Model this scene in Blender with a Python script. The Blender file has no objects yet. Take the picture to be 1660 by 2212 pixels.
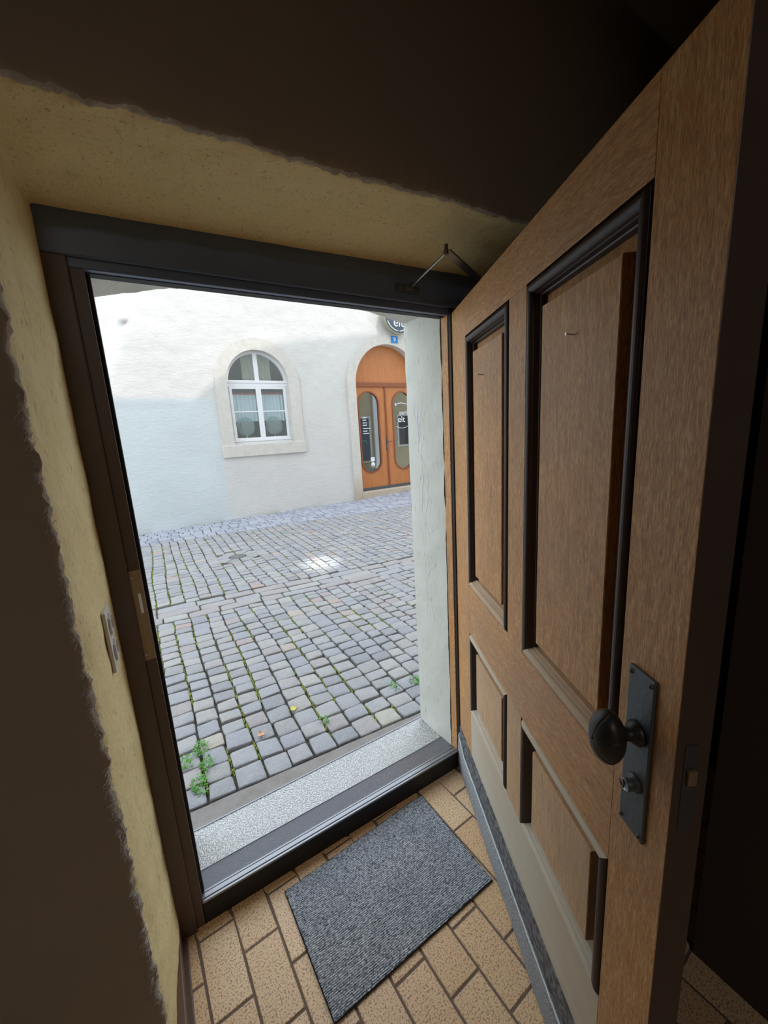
import bpy, bmesh, math, random
from mathutils import Vector, Matrix, noise
random.seed(7)
SC = bpy.context.scene
COL = SC.collection
PI = math.pi

# ------------------------------------------------------------------ camera
cam_d = bpy.data.cameras.new('camera'); cam = bpy.data.objects.new('camera', cam_d); COL.objects.link(cam)
cam_d.sensor_fit = 'VERTICAL'; cam_d.sensor_height = 24.0; cam_d.lens = 854.88 / 2212 * 24.0
cam_d.clip_start = 0.02; cam_d.clip_end = 300
RT = Vector((0.85323, -0.5184, -0.05705)); UP = Vector((0.15079, 0.1405, 0.97853)); FW = Vector((0.49926, 0.84351, -0.19805))
cam.matrix_world = Matrix(((RT.x, UP.x, -FW.x, 0.05605), (RT.y, UP.y, -FW.y, -1.30445), (RT.z, UP.z, -FW.z, 1.57249), (0, 0, 0, 1)))
SC.camera = cam

# ------------------------------------------------------------------ light
world = bpy.data.worlds.new('sky'); SC.world = world; world.use_nodes = True
wn = world.node_tree.nodes; wl = world.node_tree.links
bg = wn['Background']
SKY = 2.35
bg.inputs['Color'].default_value = (0.80, 0.90, 1.0, 1); bg.inputs['Strength'].default_value = SKY
sun_d = bpy.data.lights.new('sun', 'SUN'); sun = bpy.data.objects.new('sun', sun_d); COL.objects.link(sun)
SUN_DX, SUN_T = -0.45, 1.25
sun_d.energy = 1.5; sun_d.angle = math.radians(0.6); sun_d.color = (1.0, 0.96, 0.9)
sun.rotation_euler = Vector((SUN_DX, 1.0, -SUN_T)).to_track_quat('-Z', 'Y').to_euler(); sun.location = (0, -3, 20)
# added fill light behind the camera, lifts the dark hall
hl_d = bpy.data.lights.new('hall_fill_light', 'AREA'); hl_d.shape = 'DISK'; hl_d.size = 0.5; hl_d.energy = 10.0; hl_d.color = (1.0, 0.96, 0.92)
hl = bpy.data.objects.new('hall_fill_light', hl_d); COL.objects.link(hl); hl.location = (-0.6, -3.3, 2.85)
# added spot lamp for an assumed pane reflection: small bright patch on the cobbles
rf_d = bpy.data.lights.new('added_patch_spot', 'SPOT'); rf_d.energy = 3200; rf_d.spot_size = math.radians(5.0); rf_d.spot_blend = 0.9; rf_d.shadow_soft_size = 0.05
rf = bpy.data.objects.new('added_patch_spot', rf_d); COL.objects.link(rf); rf.location = (3.4, 7.4, 6.2)
rf.rotation_euler = (Vector((1.92, 3.62, -0.12)) - rf.location).to_track_quat('-Z', 'Y').to_euler()
SC.view_settings.view_transform = 'Standard'; SC.view_settings.look = 'None'
SC.view_settings.gamma = 1.0; SC.view_settings.use_curve_mapping = False
SC.view_settings.exposure = 0.3

# ------------------------------------------------------------------ materials
def srgb(r, g, b):
    f = lambda c: (c / 255 / 12.92) if c / 255 <= 0.04045 else ((c / 255 + 0.055) / 1.055) ** 2.4
    return (f(r), f(g), f(b), 1)
class NT:
    def __init__(s, name, rough=0.6, metal=0.0, spec=0.5):
        s.m = bpy.data.materials.new(name); s.m.use_nodes = True
        s.n = s.m.node_tree.nodes; s.l = s.m.node_tree.links; s.b = s.n['Principled BSDF']
        s.b.inputs['Roughness'].default_value = rough; s.b.inputs['Metallic'].default_value = metal
        s.b.inputs['Specular IOR Level'].default_value = spec
        s.tc = s.n.new('ShaderNodeTexCoord'); s.obj = s.tc.outputs['Object']
        s.h = None
    def map(s, scale=(1, 1, 1), rot=(0, 0, 0), src=None):
        k = s.n.new('ShaderNodeMapping'); k.inputs['Scale'].default_value = scale; k.inputs['Rotation'].default_value = rot
        s.l.new(src or s.obj, k.inputs['Vector']); return k.outputs[0]
    def noise(s, scale, detail=4, rough=0.5, vec=None, dist=0.0):
        k = s.n.new('ShaderNodeTexNoise'); k.inputs['Scale'].default_value = scale; k.inputs['Detail'].default_value = detail
        k.inputs['Roughness'].default_value = rough; k.inputs['Distortion'].default_value = dist
        s.l.new(vec or s.obj, k.inputs['Vector']); return k.outputs['Fac']
    def voro(s, scale, feat='F1', vec=None, rnd=1.0):
        k = s.n.new('ShaderNodeTexVoronoi'); k.feature = feat; k.inputs['Scale'].default_value = scale
        k.inputs['Randomness'].default_value = rnd
        s.l.new(vec or s.obj, k.inputs['Vector']); return k.outputs['Distance']
    def wave(s, scale, vec=None, axis='X', dist=0, detail=2, dscale=1):
        k = s.n.new('ShaderNodeTexWave'); k.bands_direction = axis; k.inputs['Scale'].default_value = scale
        k.inputs['Distortion'].default_value = dist; k.inputs['Detail'].default_value = detail; k.inputs['Detail Scale'].default_value = dscale
        s.l.new(vec or s.obj, k.inputs['Vector']); return k.outputs['Fac']
    def ramp(s, fac, stops, interp='LINEAR'):
        k = s.n.new('ShaderNodeValToRGB'); k.color_ramp.interpolation = interp
        e = k.color_ramp.elements
        while len(e) < len(stops): e.new(0.5)
        for x, (p, c) in zip(e, stops): x.position = p; x.color = c
        s.l.new(fac, k.inputs[0]); return k.outputs[0]
    def vr(s, fac, a, b, lo=0.0, hi=1.0):
        k = s.n.new('ShaderNodeMapRange'); k.inputs['From Min'].default_value = a; k.inputs['From Max'].default_value = b
        k.inputs['To Min'].default_value = lo; k.inputs['To Max'].default_value = hi
        s.l.new(fac, k.inputs['Value']); return k.outputs[0]
    def math(s, op, a, b=None):
        k = s.n.new('ShaderNodeMath'); k.operation = op
        for i, v in enumerate((a, b)):
            if v is None: continue
            if isinstance(v, (int, float)): k.inputs[i].default_value = v
            else: s.l.new(v, k.inputs[i])
        return k.outputs[0]
    def mix(s, fac, a, b, mode='MIX'):
        k = s.n.new('ShaderNodeMix'); k.data_type = 'RGBA'; k.blend_type = mode
        for i, v in ((0, fac), (6, a), (7, b)):
            if isinstance(v, (int, float)): k.inputs[i].default_value = v
            elif isinstance(v, tuple): k.inputs[i].default_value = v
            else: s.l.new(v, k.inputs[i])
        return k.outputs[2]
    def sep(s):
        k = s.n.new('ShaderNodeSeparateXYZ'); s.l.new(s.obj, k.inputs[0]); return k.outputs
    def attr(s, name='rnd'):
        k = s.n.new('ShaderNodeAttribute'); k.attribute_name = name; return k.outputs['Fac']
    def color(s, c):
        if isinstance(c, tuple): s.b.inputs['Base Color'].default_value = c
        else: s.l.new(c, s.b.inputs['Base Color'])
        return s
    def roughness(s, c): s.l.new(c, s.b.inputs['Roughness']); return s
    def bump(s, h, strength=0.5, dist=0.01):
        k = s.n.new('ShaderNodeBump'); k.inputs['Strength'].default_value = strength; k.inputs['Distance'].default_value = dist
        s.l.new(h, k.inputs['Height'])
        if s.h: s.l.new(s.h, k.inputs['Normal'])
        s.h = k.outputs[0]; s.l.new(s.h, s.b.inputs['Normal']); return s

def plain(name, c, rough=0.6, metal=0.0, n=60, amt=0.15, bump=0.1, spec=0.5):
    t = NT(name, rough, metal, spec); f = t.noise(n, 4)
    d = tuple(x * (1 - amt) for x in c[:3]) + (1,); e = tuple(min(1, x * (1 + amt)) for x in c[:3]) + (1,)
    t.color(t.mix(f, d, e))
    if bump: t.bump(f, bump, 0.003)
    return t.m
def oak(name, axis, worn=0.0, dark=1.0):
    t = NT(name, 0.42)
    st = {'z': (1, 1, 0.13), 'x': (0.13, 1, 1)}[axis]
    st2 = {'z': (1, 1, 0.12), 'x': (0.12, 1, 1)}[axis]
    v = t.map(st); v2 = t.map(st2)
    fine = t.noise(460, 4, 0.7, v); mid = t.noise(110, 5, 0.65, v, 0.4); big = t.noise(3.2, 3, 0.5); fleck = t.noise(150, 2, 0.5, v2, 1.2)
    sc = lambda c: tuple(x * dark for x in c[:3]) + (1,)
    c = t.ramp(mid, [(0.25, sc(srgb(184, 122, 66))), (0.5, sc(srgb(220, 160, 96))), (0.75, sc(srgb(242, 194, 134)))])
    c = t.mix(t.vr(fine, 0.42, 0.62, 0, 0.6), c, sc(srgb(122, 80, 50)))
    c = t.mix(t.vr(fleck, 0.60, 0.70, 0, 0.45), c, sc(srgb(236, 204, 160)))
    c = t.mix(t.vr(big, 0.42, 0.68, 0, 0.42), c, sc(srgb(156, 124, 96)))
    if worn:
        w = t.noise(14, 5, 0.65, v2)
        g = t.mix(fine, srgb(158, 150, 132), srgb(236, 230, 212))
        c = t.mix(t.vr(w, 0.35, 0.62, worn * 0.75, worn), c, g)
        t.b.inputs['Roughness'].default_value = 0.7
    t.color(c); t.roughness(t.vr(fine, 0.3, 0.7, 0.36, 0.55) if not worn else t.vr(fine, 0.3, 0.7, 0.55, 0.8))
    t.bump(fine, 0.4, 0.002); t.bump(fleck, 0.2, 0.002)
    return t.m

M = {}
M['oak_v'] = oak('oak_vertical_grain', 'z'); M['oak_h'] = oak('oak_horizontal_grain', 'x')
M['oak_v_lo'] = oak('oak_weathered_vertical', 'z', worn=0.35)
M['oak_worn'] = oak('oak_grey_weathered', 'x', worn=0.95); M['oak_worn2'] = oak('oak_half_weathered', 'x', worn=0.6)
M['mould'] = None; M['mould_worn'] = oak('moulding_weathered', 'x', worn=0.85)

# yellow interior plaster
t = NT('yellow_plaster', 0.85)
n1 = t.noise(9, 5, 0.6); n2 = t.noise(120, 4, 0.7, t.map((1, 1, 0.4))); n3 = t.noise(26, 4, 0.7, t.map((1, 1, 0.25)))
c = t.mix(n1, srgb(219, 199, 142), srgb(238, 219, 168))
c = t.mix(t.vr(n3, 0.60, 0.72, 0, 0.32), c, srgb(120, 104, 70))
c = t.mix(t.vr(n2, 0.58, 0.68, 0, 0.55), c, srgb(112, 96, 58))
t.color(c).bump(n2, 0.55, 0.004).bump(n1, 0.5, 0.012); M['plaster'] = t.m
# inner wall of the hallway, browner paint
t = NT('hall_plaster', 0.9); n1 = t.noise(3, 5, 0.6); n2 = t.noise(90, 4, 0.7)
t.color(t.mix(n1, srgb(148, 136, 120), srgb(166, 152, 134))).bump(n2, 0.25, 0.003); M['hall'] = t.m
M['hall_dim'] = plain('shaded_brown_hall_paint', srgb(74, 62, 52), 0.9, n=3)  # darker copy of the hall paint, puts shade into the side walls
t = NT('torn_plaster_edge', 0.95); n2 = t.noise(160, 4, 0.7)
t.color(t.mix(n2, srgb(150, 138, 120), srgb(225, 218, 205))).bump(n2, 0.8, 0.006); M['edge'] = t.m
# frame paints
M['frame_head'] = plain('haze_tinted_frame_paint', srgb(92, 106, 134), 0.36, n=12, amt=0.12)  # dark frame paint, its blue tint stands in for lens haze
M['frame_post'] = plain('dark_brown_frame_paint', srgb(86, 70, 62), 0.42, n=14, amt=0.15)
M['rubber'] = plain('black_rubber', srgb(20, 20, 22), 0.6)
M['alu'] = plain('brushed_aluminium', srgb(150, 152, 158), 0.35, 0.9, n=200, amt=0.1)
t = NT('ribbed_aluminium', 0.38, 0.8)
w = t.wave(75, axis='Y'); t.color(t.mix(w, srgb(84, 86, 96), srgb(196, 200, 210))).bump(w, 0.6, 0.003); M['ribbed'] = t.m
# stippled tread plate
t = NT('stippled_metal_tread', 0.33, 0.55)
v = t.voro(240, 'SMOOTH_F1', t.map((1, 0.8, 1), (0, 0, 0.5))); n = t.noise(18, 3)
t.color(t.mix(t.vr(v, 0.15, 0.6), srgb(214, 214, 212), srgb(146, 147, 148))).bump(t.vr(v, 0.0, 0.6, 1, 0), 0.7, 0.003); M['tread'] = t.m
# exterior whites
def facade_mat(name, ca, cb, seam=None):
    t = NT(name, 0.9)
    n1 = t.noise(1.3, 4, 0.6); n2 = t.noise(9, 5, 0.65, t.map((1, 1, 2.2)), 0.8); n3 = t.noise(45, 4, 0.6)
    c = t.mix(n1, ca[0], ca[1])
    if seam is not None:
        o = t.sep(); wob = t.math('ADD', o[0], t.math('MULTIPLY', n3, 0.03))
        z = t.math('LESS_THAN', o[2], 2.45)
        f = t.math('MULTIPLY', t.math('LESS_THAN', wob, seam), z)
        c = t.mix(f, c, t.mix(n1, cb[0], cb[1]))
    c = t.mix(t.vr(n2, 0.62, 0.74, 0, 0.25), c, srgb(176, 172, 162))
    t.color(c).bump(n2, 0.42, 0.03).bump(n3, 0.2, 0.006)
    return t.m
M['facade'] = facade_mat('white_rough_facade', (srgb(202, 199, 194), srgb(214, 210, 205)), (srgb(197, 202, 202), srgb(207, 212, 211)), 1.53)
t = NT('limestone_surround', 0.85); n1 = t.noise(7, 5, 0.7); n2 = t.noise(60, 5, 0.7)
c = t.mix(n1, srgb(188, 182, 172), srgb(222, 217, 208)); c = t.mix(t.vr(n2, 0.56, 0.72, 0, 0.7), c, srgb(120, 114, 100))
o = t.sep(); c = t.mix(t.vr(o[2], 0.05, 0.6, 0.5, 0.0), c, srgb(168, 142, 98))
t.color(c).bump(n2, 0.6, 0.01); M['limestone'] = t.m
t = NT('whitewashed_stone_jamb', 0.8); n1 = t.noise(8, 5, 0.6); n2 = t.noise(60, 4, 0.6, t.map((1, 1, 0.3)))
c = t.mix(n1, srgb(200, 200, 188), srgb(219, 219, 209)); c = t.mix(t.vr(n2, 0.6, 0.72, 0, 0.5), c, srgb(150, 148, 134))
t.color(c).bump(n2, 0.35, 0.004).bump(n1, 0.3, 0.01); M['jamb'] = t.m
M['scratch'] = plain('chalk_white_scratch', srgb(232, 232, 240), 0.8)
M['white_paint'] = plain('white_window_paint', srgb(226, 226, 226), 0.45, n=20, amt=0.04)
t = NT('orange_brown_oak_door', 0.4); v = t.map((1, 1, 0.12)); n1 = t.noise(16, 4, 0.6, v, 0.4); n2 = t.noise(90, 3, 0.6, v)
c = t.mix(n1, srgb(168, 98, 50), srgb(205, 136, 80)); c = t.mix(t.vr(n2, 0.5, 0.7, 0, 0.35), c, srgb(130, 70, 34))
t.color(c).bump(n2, 0.15, 0.003); M['door_wood'] = t.m
M['door_wood_dk'] = plain('reddish_door_moulding', srgb(140, 78, 48), 0.45, n=30)
def glass(name, tint=(0.9, 0.95, 0.95, 1), refl=0.11):
    m = bpy.data.materials.new(name); m.use_nodes = True; n = m.node_tree.nodes; l = m.node_tree.links
    n.remove(n['Principled BSDF']); out = n['Material Output']
    tr = n.new('ShaderNodeBsdfTransparent'); tr.inputs[0].default_value = tint
    gl = n.new('ShaderNodeBsdfGlossy'); gl.inputs['Roughness'].default_value = 0.02; gl.inputs[0].default_value = (1, 1, 1, 1)
    mx = n.new('ShaderNodeMixShader'); mx.inputs[0].default_value = refl; l.new(tr.outputs[0], mx.inputs[1]); l.new(gl.outputs[0], mx.inputs[2])
    l.new(mx.outputs[0], out.inputs[0]); return m
M['glass'] = glass('clear_window_glass', refl=0.09); M['shop_glass'] = glass('shop_door_glass', refl=0.13)
M['disc_glass'] = glass('aqua_glass', (0.45, 0.68, 0.66, 1), 0.22)
M['dark_room'] = plain('dim_room_paint', srgb(120, 112, 104), 0.9)
M['curtain'] = plain('pale_cloth_curtain', srgb(214, 220, 226), 0.9, n=25, amt=0.1)
M['red_band'] = plain('red_hem_cloth', srgb(196, 96, 92), 0.9)
M['sheer'] = plain('beige_sheer_curtain', srgb(196, 190, 170), 0.9, n=30)
M['sign_dark'] = plain('charcoal_sign_face', srgb(74, 80, 94), 0.5, n=5)
M['sign_rim'] = plain('olive_sign_rim', srgb(150, 148, 118), 0.5)
M['white_letter'] = plain('white_lettering', srgb(232, 236, 238), 0.6, amt=0.02, bump=0)
M['blue_enamel'] = plain('blue_enamel', srgb(20, 128, 196), 0.3, n=8, amt=0.05)
M['black_board'] = plain('dark_poster', srgb(62, 56, 56), 0.6, n=18, amt=0.5)
M['iron'] = plain('black_wrought_iron', srgb(88, 93, 96), 0.45, 0.45, n=120, amt=0.15, bump=0.3)
M['knob'] = plain('dark_bronze_knob', srgb(62, 60, 58), 0.42, 0.5, n=60, amt=0.2, bump=0.2)
M['steel'] = plain('satin_steel', srgb(168, 168, 170), 0.3, 1.0, n=90)
M['brass'] = plain('tarnished_brass', srgb(150, 130, 100), 0.5, 0.3, n=40)
M['socket'] = plain('white_plastic', srgb(214, 212, 206), 0.4, n=10, amt=0.03)
M['hole'] = plain('black_hole', srgb(12, 12, 12), 0.8)
M['skirting'] = plain('brown_skirting_paint', srgb(104, 76, 62), 0.45, n=25)
M['mould'] = plain('near_black_brown_moulding', srgb(50, 34, 29), 0.42, n=40, amt=0.25)
# grey felt, honeycomb
t = NT('grey_felt', 0.95); n = t.noise(240, 4, 0.75); n2 = t.noise(20, 3)
t.color(t.mix(t.vr(n, 0.35, 0.65), srgb(84, 90, 98), srgb(196, 202, 206))).bump(n, 0.5, 0.004); M['felt'] = t.m
t = NT('honeycomb_rubber', 0.75); v = t.voro(75, 'SMOOTH_F1'); t.color(t.mix(t.vr(v, 0.2, 0.6), srgb(128, 130, 132), srgb(74, 76, 80))).bump(v, 0.9, 0.005); M['honey'] = t.m
M['thread'] = plain('white_seam', srgb(222, 222, 220), 0.8)
# floor tiles
t = NT('speckled_yellow_tile', 0.4); r = t.attr(); n1 = t.noise(190, 3, 0.6); n2 = t.noise(9, 3)
c = t.mix(r, srgb(228, 192, 144), srgb(242, 212, 170)); c = t.mix(t.vr(n2, 0.3, 0.7, 0, 0.4), c, srgb(230, 186, 156))
c = t.mix(t.vr(n1, 0.52, 0.60, 0, 0.75), c, srgb(150, 104, 66)); t.color(c).roughness(t.vr(n1, 0.4, 0.6, 0.3, 0.5)).bump(n1, 0.25, 0.003); M['tile'] = t.m
M['grout'] = plain('grey_grout', srgb(116, 102, 94), 0.9, n=150)
# mat
t = NT('ribbed_blue_grey_carpet', 0.95); n = t.noise(260, 3, 0.7, t.map((0.55, 1, 1))); w = t.wave(52, axis='Y', dist=0.6, detail=2, dscale=12)
n2 = t.noise(6, 3)
c = t.mix(t.math('MULTIPLY', t.vr(n, 0.38, 0.62), t.vr(w, 0, 1, 0.55, 1.0)), srgb(64, 72, 84), srgb(236, 242, 250)); c = t.mix(t.vr(n2, 0.3, 0.7, 0, 0.2), c, srgb(80, 92, 112))
t.color(c).bump(w, 0.6, 0.004).bump(n, 0.6, 0.003); M['mat'] = t.m
M['mat_edge'] = plain('black_mat_edge', srgb(28, 28, 32), 0.9)
# street
t = NT('granite_setts', 0.72); r = t.attr(); n1 = t.noise(120, 4, 0.7); n2 = t.noise(14, 5, 0.65, t.map((1, 1, 1)))
c = t.ramp(r, [(0.0, srgb(136, 137, 140)), (0.25, srgb(158, 157, 154)), (0.5, srgb(148, 149, 155)), (0.75, srgb(166, 164, 159)), (0.965, srgb(156, 148, 146)), (0.985, srgb(170, 146, 138)), (1.0, srgb(176, 172, 158))])
c = t.mix(t.vr(n2, 0.35, 0.7, 0, 0.35), c, srgb(128, 130, 140)); c = t.mix(t.vr(n1, 0.5, 0.7, 0, 0.35), c, srgb(200, 199, 196))
t.color(c).bump(n2, 0.7, 0.02).bump(n1, 0.4, 0.003); M['sett'] = t.m
t = NT('blue_grey_setts', 0.75); r = t.attr(); n1 = t.noise(60, 4, 0.7)
c = t.mix(r, srgb(142, 144, 156), srgb(166, 168, 178)); c = t.mix(t.vr(n1, 0.4, 0.7, 0, 0.4), c, srgb(184, 184, 190)); t.color(c).bump(n1, 0.5, 0.008); M['sett_blue'] = t.m
t = NT('joint_sand', 0.95); n1 = t.noise(9, 4, 0.7); n2 = t.noise(170, 4, 0.8)
c = t.mix(n2, srgb(62, 58, 52), srgb(112, 106, 96)); c = t.mix(t.vr(n1, 0.5, 0.64, 0, 0.6), c, srgb(108, 116, 58)); t.color(c).bump(n2, 0.8, 0.01); M['joint'] = t.m
t = NT('old_asphalt_strip', 0.9); n1 = t.noise(11, 5, 0.7); n2 = t.noise(190, 4, 0.8)
c = t.mix(n2, srgb(118, 114, 110), srgb(168, 162, 158)); c = t.mix(t.vr(n1, 0.45, 0.65, 0, 0.5), c, srgb(122, 112, 100)); t.color(c).bump(n2, 0.7, 0.006); M['asphalt'] = t.m
t = NT('moss', 0.95); n1 = t.noise(60, 4, 0.7); t.color(t.mix(n1, srgb(88, 104, 40), srgb(160, 166, 72))).bump(n1, 0.6, 0.01); M['moss'] = t.m
M['leaf_green'] = plain('fresh_green_leaf', srgb(92, 150, 62), 0.6, n=80)
M['leaf_orange'] = plain('pale_orange_leaf', srgb(226, 186, 156), 0.7, n=60)
M['leaf_yellow'] = plain('yellow_leaf', srgb(206, 200, 92), 0.7, n=60)
M['cast_iron'] = plain('worn_cast_iron', srgb(120, 118, 116), 0.6, 0.4)
M['lint'] = plain('grey_cobweb_lint', srgb(196, 188, 182), 0.95)
M['beige'] = plain('beige_house_plaster', srgb(186, 170, 138), 0.9, n=4)
M['tile_roof'] = plain('brown_roof_tile', srgb(120, 84, 66), 0.85, n=6)

# ------------------------------------------------------------------ mesh helpers
def tag(o, label=None, cat=None, group=None, kind=None):
    if label: o['label'] = label
    if cat: o['category'] = cat
    if group: o['group'] = group
    if kind: o['kind'] = kind
    return o
def empty(name, loc=(0, 0, 0), rz=0):
    o = bpy.data.objects.new(name, None); COL.objects.link(o); o.location = loc; o.rotation_euler = (0, 0, rz); o.empty_display_size = 0.1; return o
class MB:
    def __init__(s): s.v = []; s.f = []; s.mi = []; s.r = []; s.sm = []
    def add(s, vs, fs, mi=0, r=0.0, sm=False, M_=None):
        b = len(s.v); s.v += [tuple(M_ @ Vector(v)) if M_ else tuple(v) for v in vs]
        for f in fs: s.f.append([b + i for i in f]); s.mi.append(mi); s.r.append(r); s.sm.append(sm)
    def box(s, x0, x1, y0, y1, z0, z1, b=0.0, mi=0, r=0.0, M_=None):
        x0, x1 = sorted((x0, x1)); y0, y1 = sorted((y0, y1)); z0, z1 = sorted((z0, z1))
        b = min(b, (x1 - x0) * .45, (y1 - y0) * .45, (z1 - z0) * .45)
        if b <= 0:
            vs = [(x, y, z) for x in (x0, x1) for y in (y0, y1) for z in (z0, z1)]
            fs = [(0, 1, 3, 2), (4, 6, 7, 5), (0, 4, 5, 1), (2, 3, 7, 6), (0, 2, 6, 4), (1, 5, 7, 3)]
            s.add(vs, fs, mi, r, False, M_); return
        bm = bmesh.new(); 
        vs = [bm.verts.new(p) for p in [(x, y, z) for x in (x0, x1) for y in (y0, y1) for z in (z0, z1)]]
        for f in [(0, 1, 3, 2), (4, 6, 7, 5), (0, 4, 5, 1), (2, 3, 7, 6), (0, 2, 6, 4), (1, 5, 7, 3)]: bm.faces.new([vs[i] for i in f])
        bmesh.ops.bevel(bm, geom=bm.edges[:], offset=b, segments=2, affect='EDGES', profile=0.5)
        bm.verts.index_update(); s.add([tuple(v.co) for v in bm.verts], [[v.index for v in f.verts] for f in bm.faces], mi, r, False, M_); bm.free()
    def tube(s, pts, rad, n=10, mi=0, cap=True, sm=True):
        pts = [Vector(p) for p in pts]; rads = rad if isinstance(rad, (list, tuple)) else [rad] * len(pts)
        vs = []; fs = []; ref = None
        for i, p in enumerate(pts):
            d = (pts[min(i + 1, len(pts) - 1)] - pts[max(i - 1, 0)]).normalized()
            if ref is None: ref = Vector((0, 0, 1)) if abs(d.z) < 0.9 else Vector((1, 0, 0))
            a = d.cross(ref).normalized(); b_ = d.cross(a)
            for k in range(n): th = 2 * PI * k / n; vs.append(p + (a * math.cos(th) + b_ * math.sin(th)) * rads[i])
        for i in range(len(pts) - 1):
            for k in range(n): fs.append((i * n + k, i * n + (k + 1) % n, (i + 1) * n + (k + 1) % n, (i + 1) * n + k))
        s.add(vs, fs, mi, 0, sm)
        if cap: s.add([vs[k] for k in range(n)], [tuple(range(n))], mi); s.add([vs[(len(pts) - 1) * n + k] for k in range(n)], [tuple(range(n - 1, -1, -1))], mi)
    def lathe(s, prof, n=24, M_=None, mi=0, sm=True):  # prof (r, z) around z
        vs = [(r * math.cos(2 * PI * k / n), r * math.sin(2 * PI * k / n), z) for r, z in prof for k in range(n)]
        fs = [(i * n + k, i * n + (k + 1) % n, (i + 1) * n + (k + 1) % n, (i + 1) * n + k) for i in range(len(prof) - 1) for k in range(n)]
        s.add(vs, fs, mi, 0, sm, M_)
    def prism(s, poly, y0, y1, mi=0, sm=False):  # poly in xz, extruded in y; convex or simple
        n = len(poly); s.add([(x, y0, z) for x, z in poly], [tuple(range(n))], mi); s.add([(x, y1, z) for x, z in poly], [tuple(range(n - 1, -1, -1))], mi)
        s.add([(x, y, z) for y in (y0, y1) for x, z in poly], [(i, (i + 1) % n, n + (i + 1) % n, n + i) for i in range(n)], mi, 0, sm)
    def strip(s, A, B, y0, y1, mi=0, r=0.0, closed=False):
        """solid ring between two outlines A (outer) and B (inner), both lists of (x,z) of equal length"""
        n = len(A); vs = [(x, y0, z) for x, z in A] + [(x, y0, z) for x, z in B] + [(x, y1, z) for x, z in A] + [(x, y1, z) for x, z in B]
        fs = []
        for i in range(n if closed else n - 1):
            j = (i + 1) % n
            fs += [(i, j, n + j, n + i), (2 * n + i, 3 * n + i, 3 * n + j, 2 * n + j), (i, 2 * n + i, 2 * n + j, j), (n + i, n + j, 3 * n + j, 3 * n + i)]
        if not closed: fs += [(0, n, 3 * n, 2 * n), (n - 1, 3 * n - 1, 4 * n - 1, 2 * n - 1)]
        s.add(vs, fs, mi, r)
    def build(s, name, mats, parent=None, recalc=True, rnd=False, smooth_angle=None):
        me = bpy.data.meshes.new(name); me.from_pydata(s.v, [], s.f); me.update()
        for m in (mats if isinstance(mats, (list, tuple)) else [mats]): me.materials.append(m)
        me.polygons.foreach_set('material_index', s.mi); me.polygons.foreach_set('use_smooth', s.sm)
        if rnd:
            a = me.attributes.new('rnd', 'FLOAT', 'FACE'); a.data.foreach_set('value', s.r)
        if recalc:
            bm = bmesh.new(); bm.from_mesh(me); bmesh.ops.recalc_face_normals(bm, faces=bm.faces[:]); bm.to_mesh(me); bm.free()
        o = bpy.data.objects.new(name, me); COL.objects.link(o)
        if parent: o.parent = parent
        return o
def arc(cx, cz, r, a0, a1, n):
    return [(cx + r * math.cos(a0 + (a1 - a0) * i / n), cz + r * math.sin(a0 + (a1 - a0) * i / n)) for i in range(n + 1)]
def text_obj(name, body, size, loc, rot, mat, parent=None, depth=0.004, align='CENTER', bold=0.0):
    cu = bpy.data.curves.new(name, 'FONT'); cu.body = body; cu.size = size; cu.extrude = depth; cu.align_x = align; cu.align_y = 'CENTER'; cu.offset = 0.0
    tmp = bpy.data.objects.new(name + '_tmp', cu); COL.objects.link(tmp)
    bpy.context.view_layer.update()
    me = bpy.data.meshes.new_from_object(tmp.evaluated_get(bpy.context.evaluated_depsgraph_get()))
    bpy.data.objects.remove(tmp)
    me.materials.clear(); me.materials.append(mat)
    o = bpy.data.objects.new(name, me); COL.objects.link(o); o.location = loc; o.rotation_euler = rot
    if parent: o.parent = parent
    return o

FZ = -0.095      # hall floor level (tread top is z = 0)
W = 1.18         # doorway width
H = 2.0
YI = -0.35       # inner wall face

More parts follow.
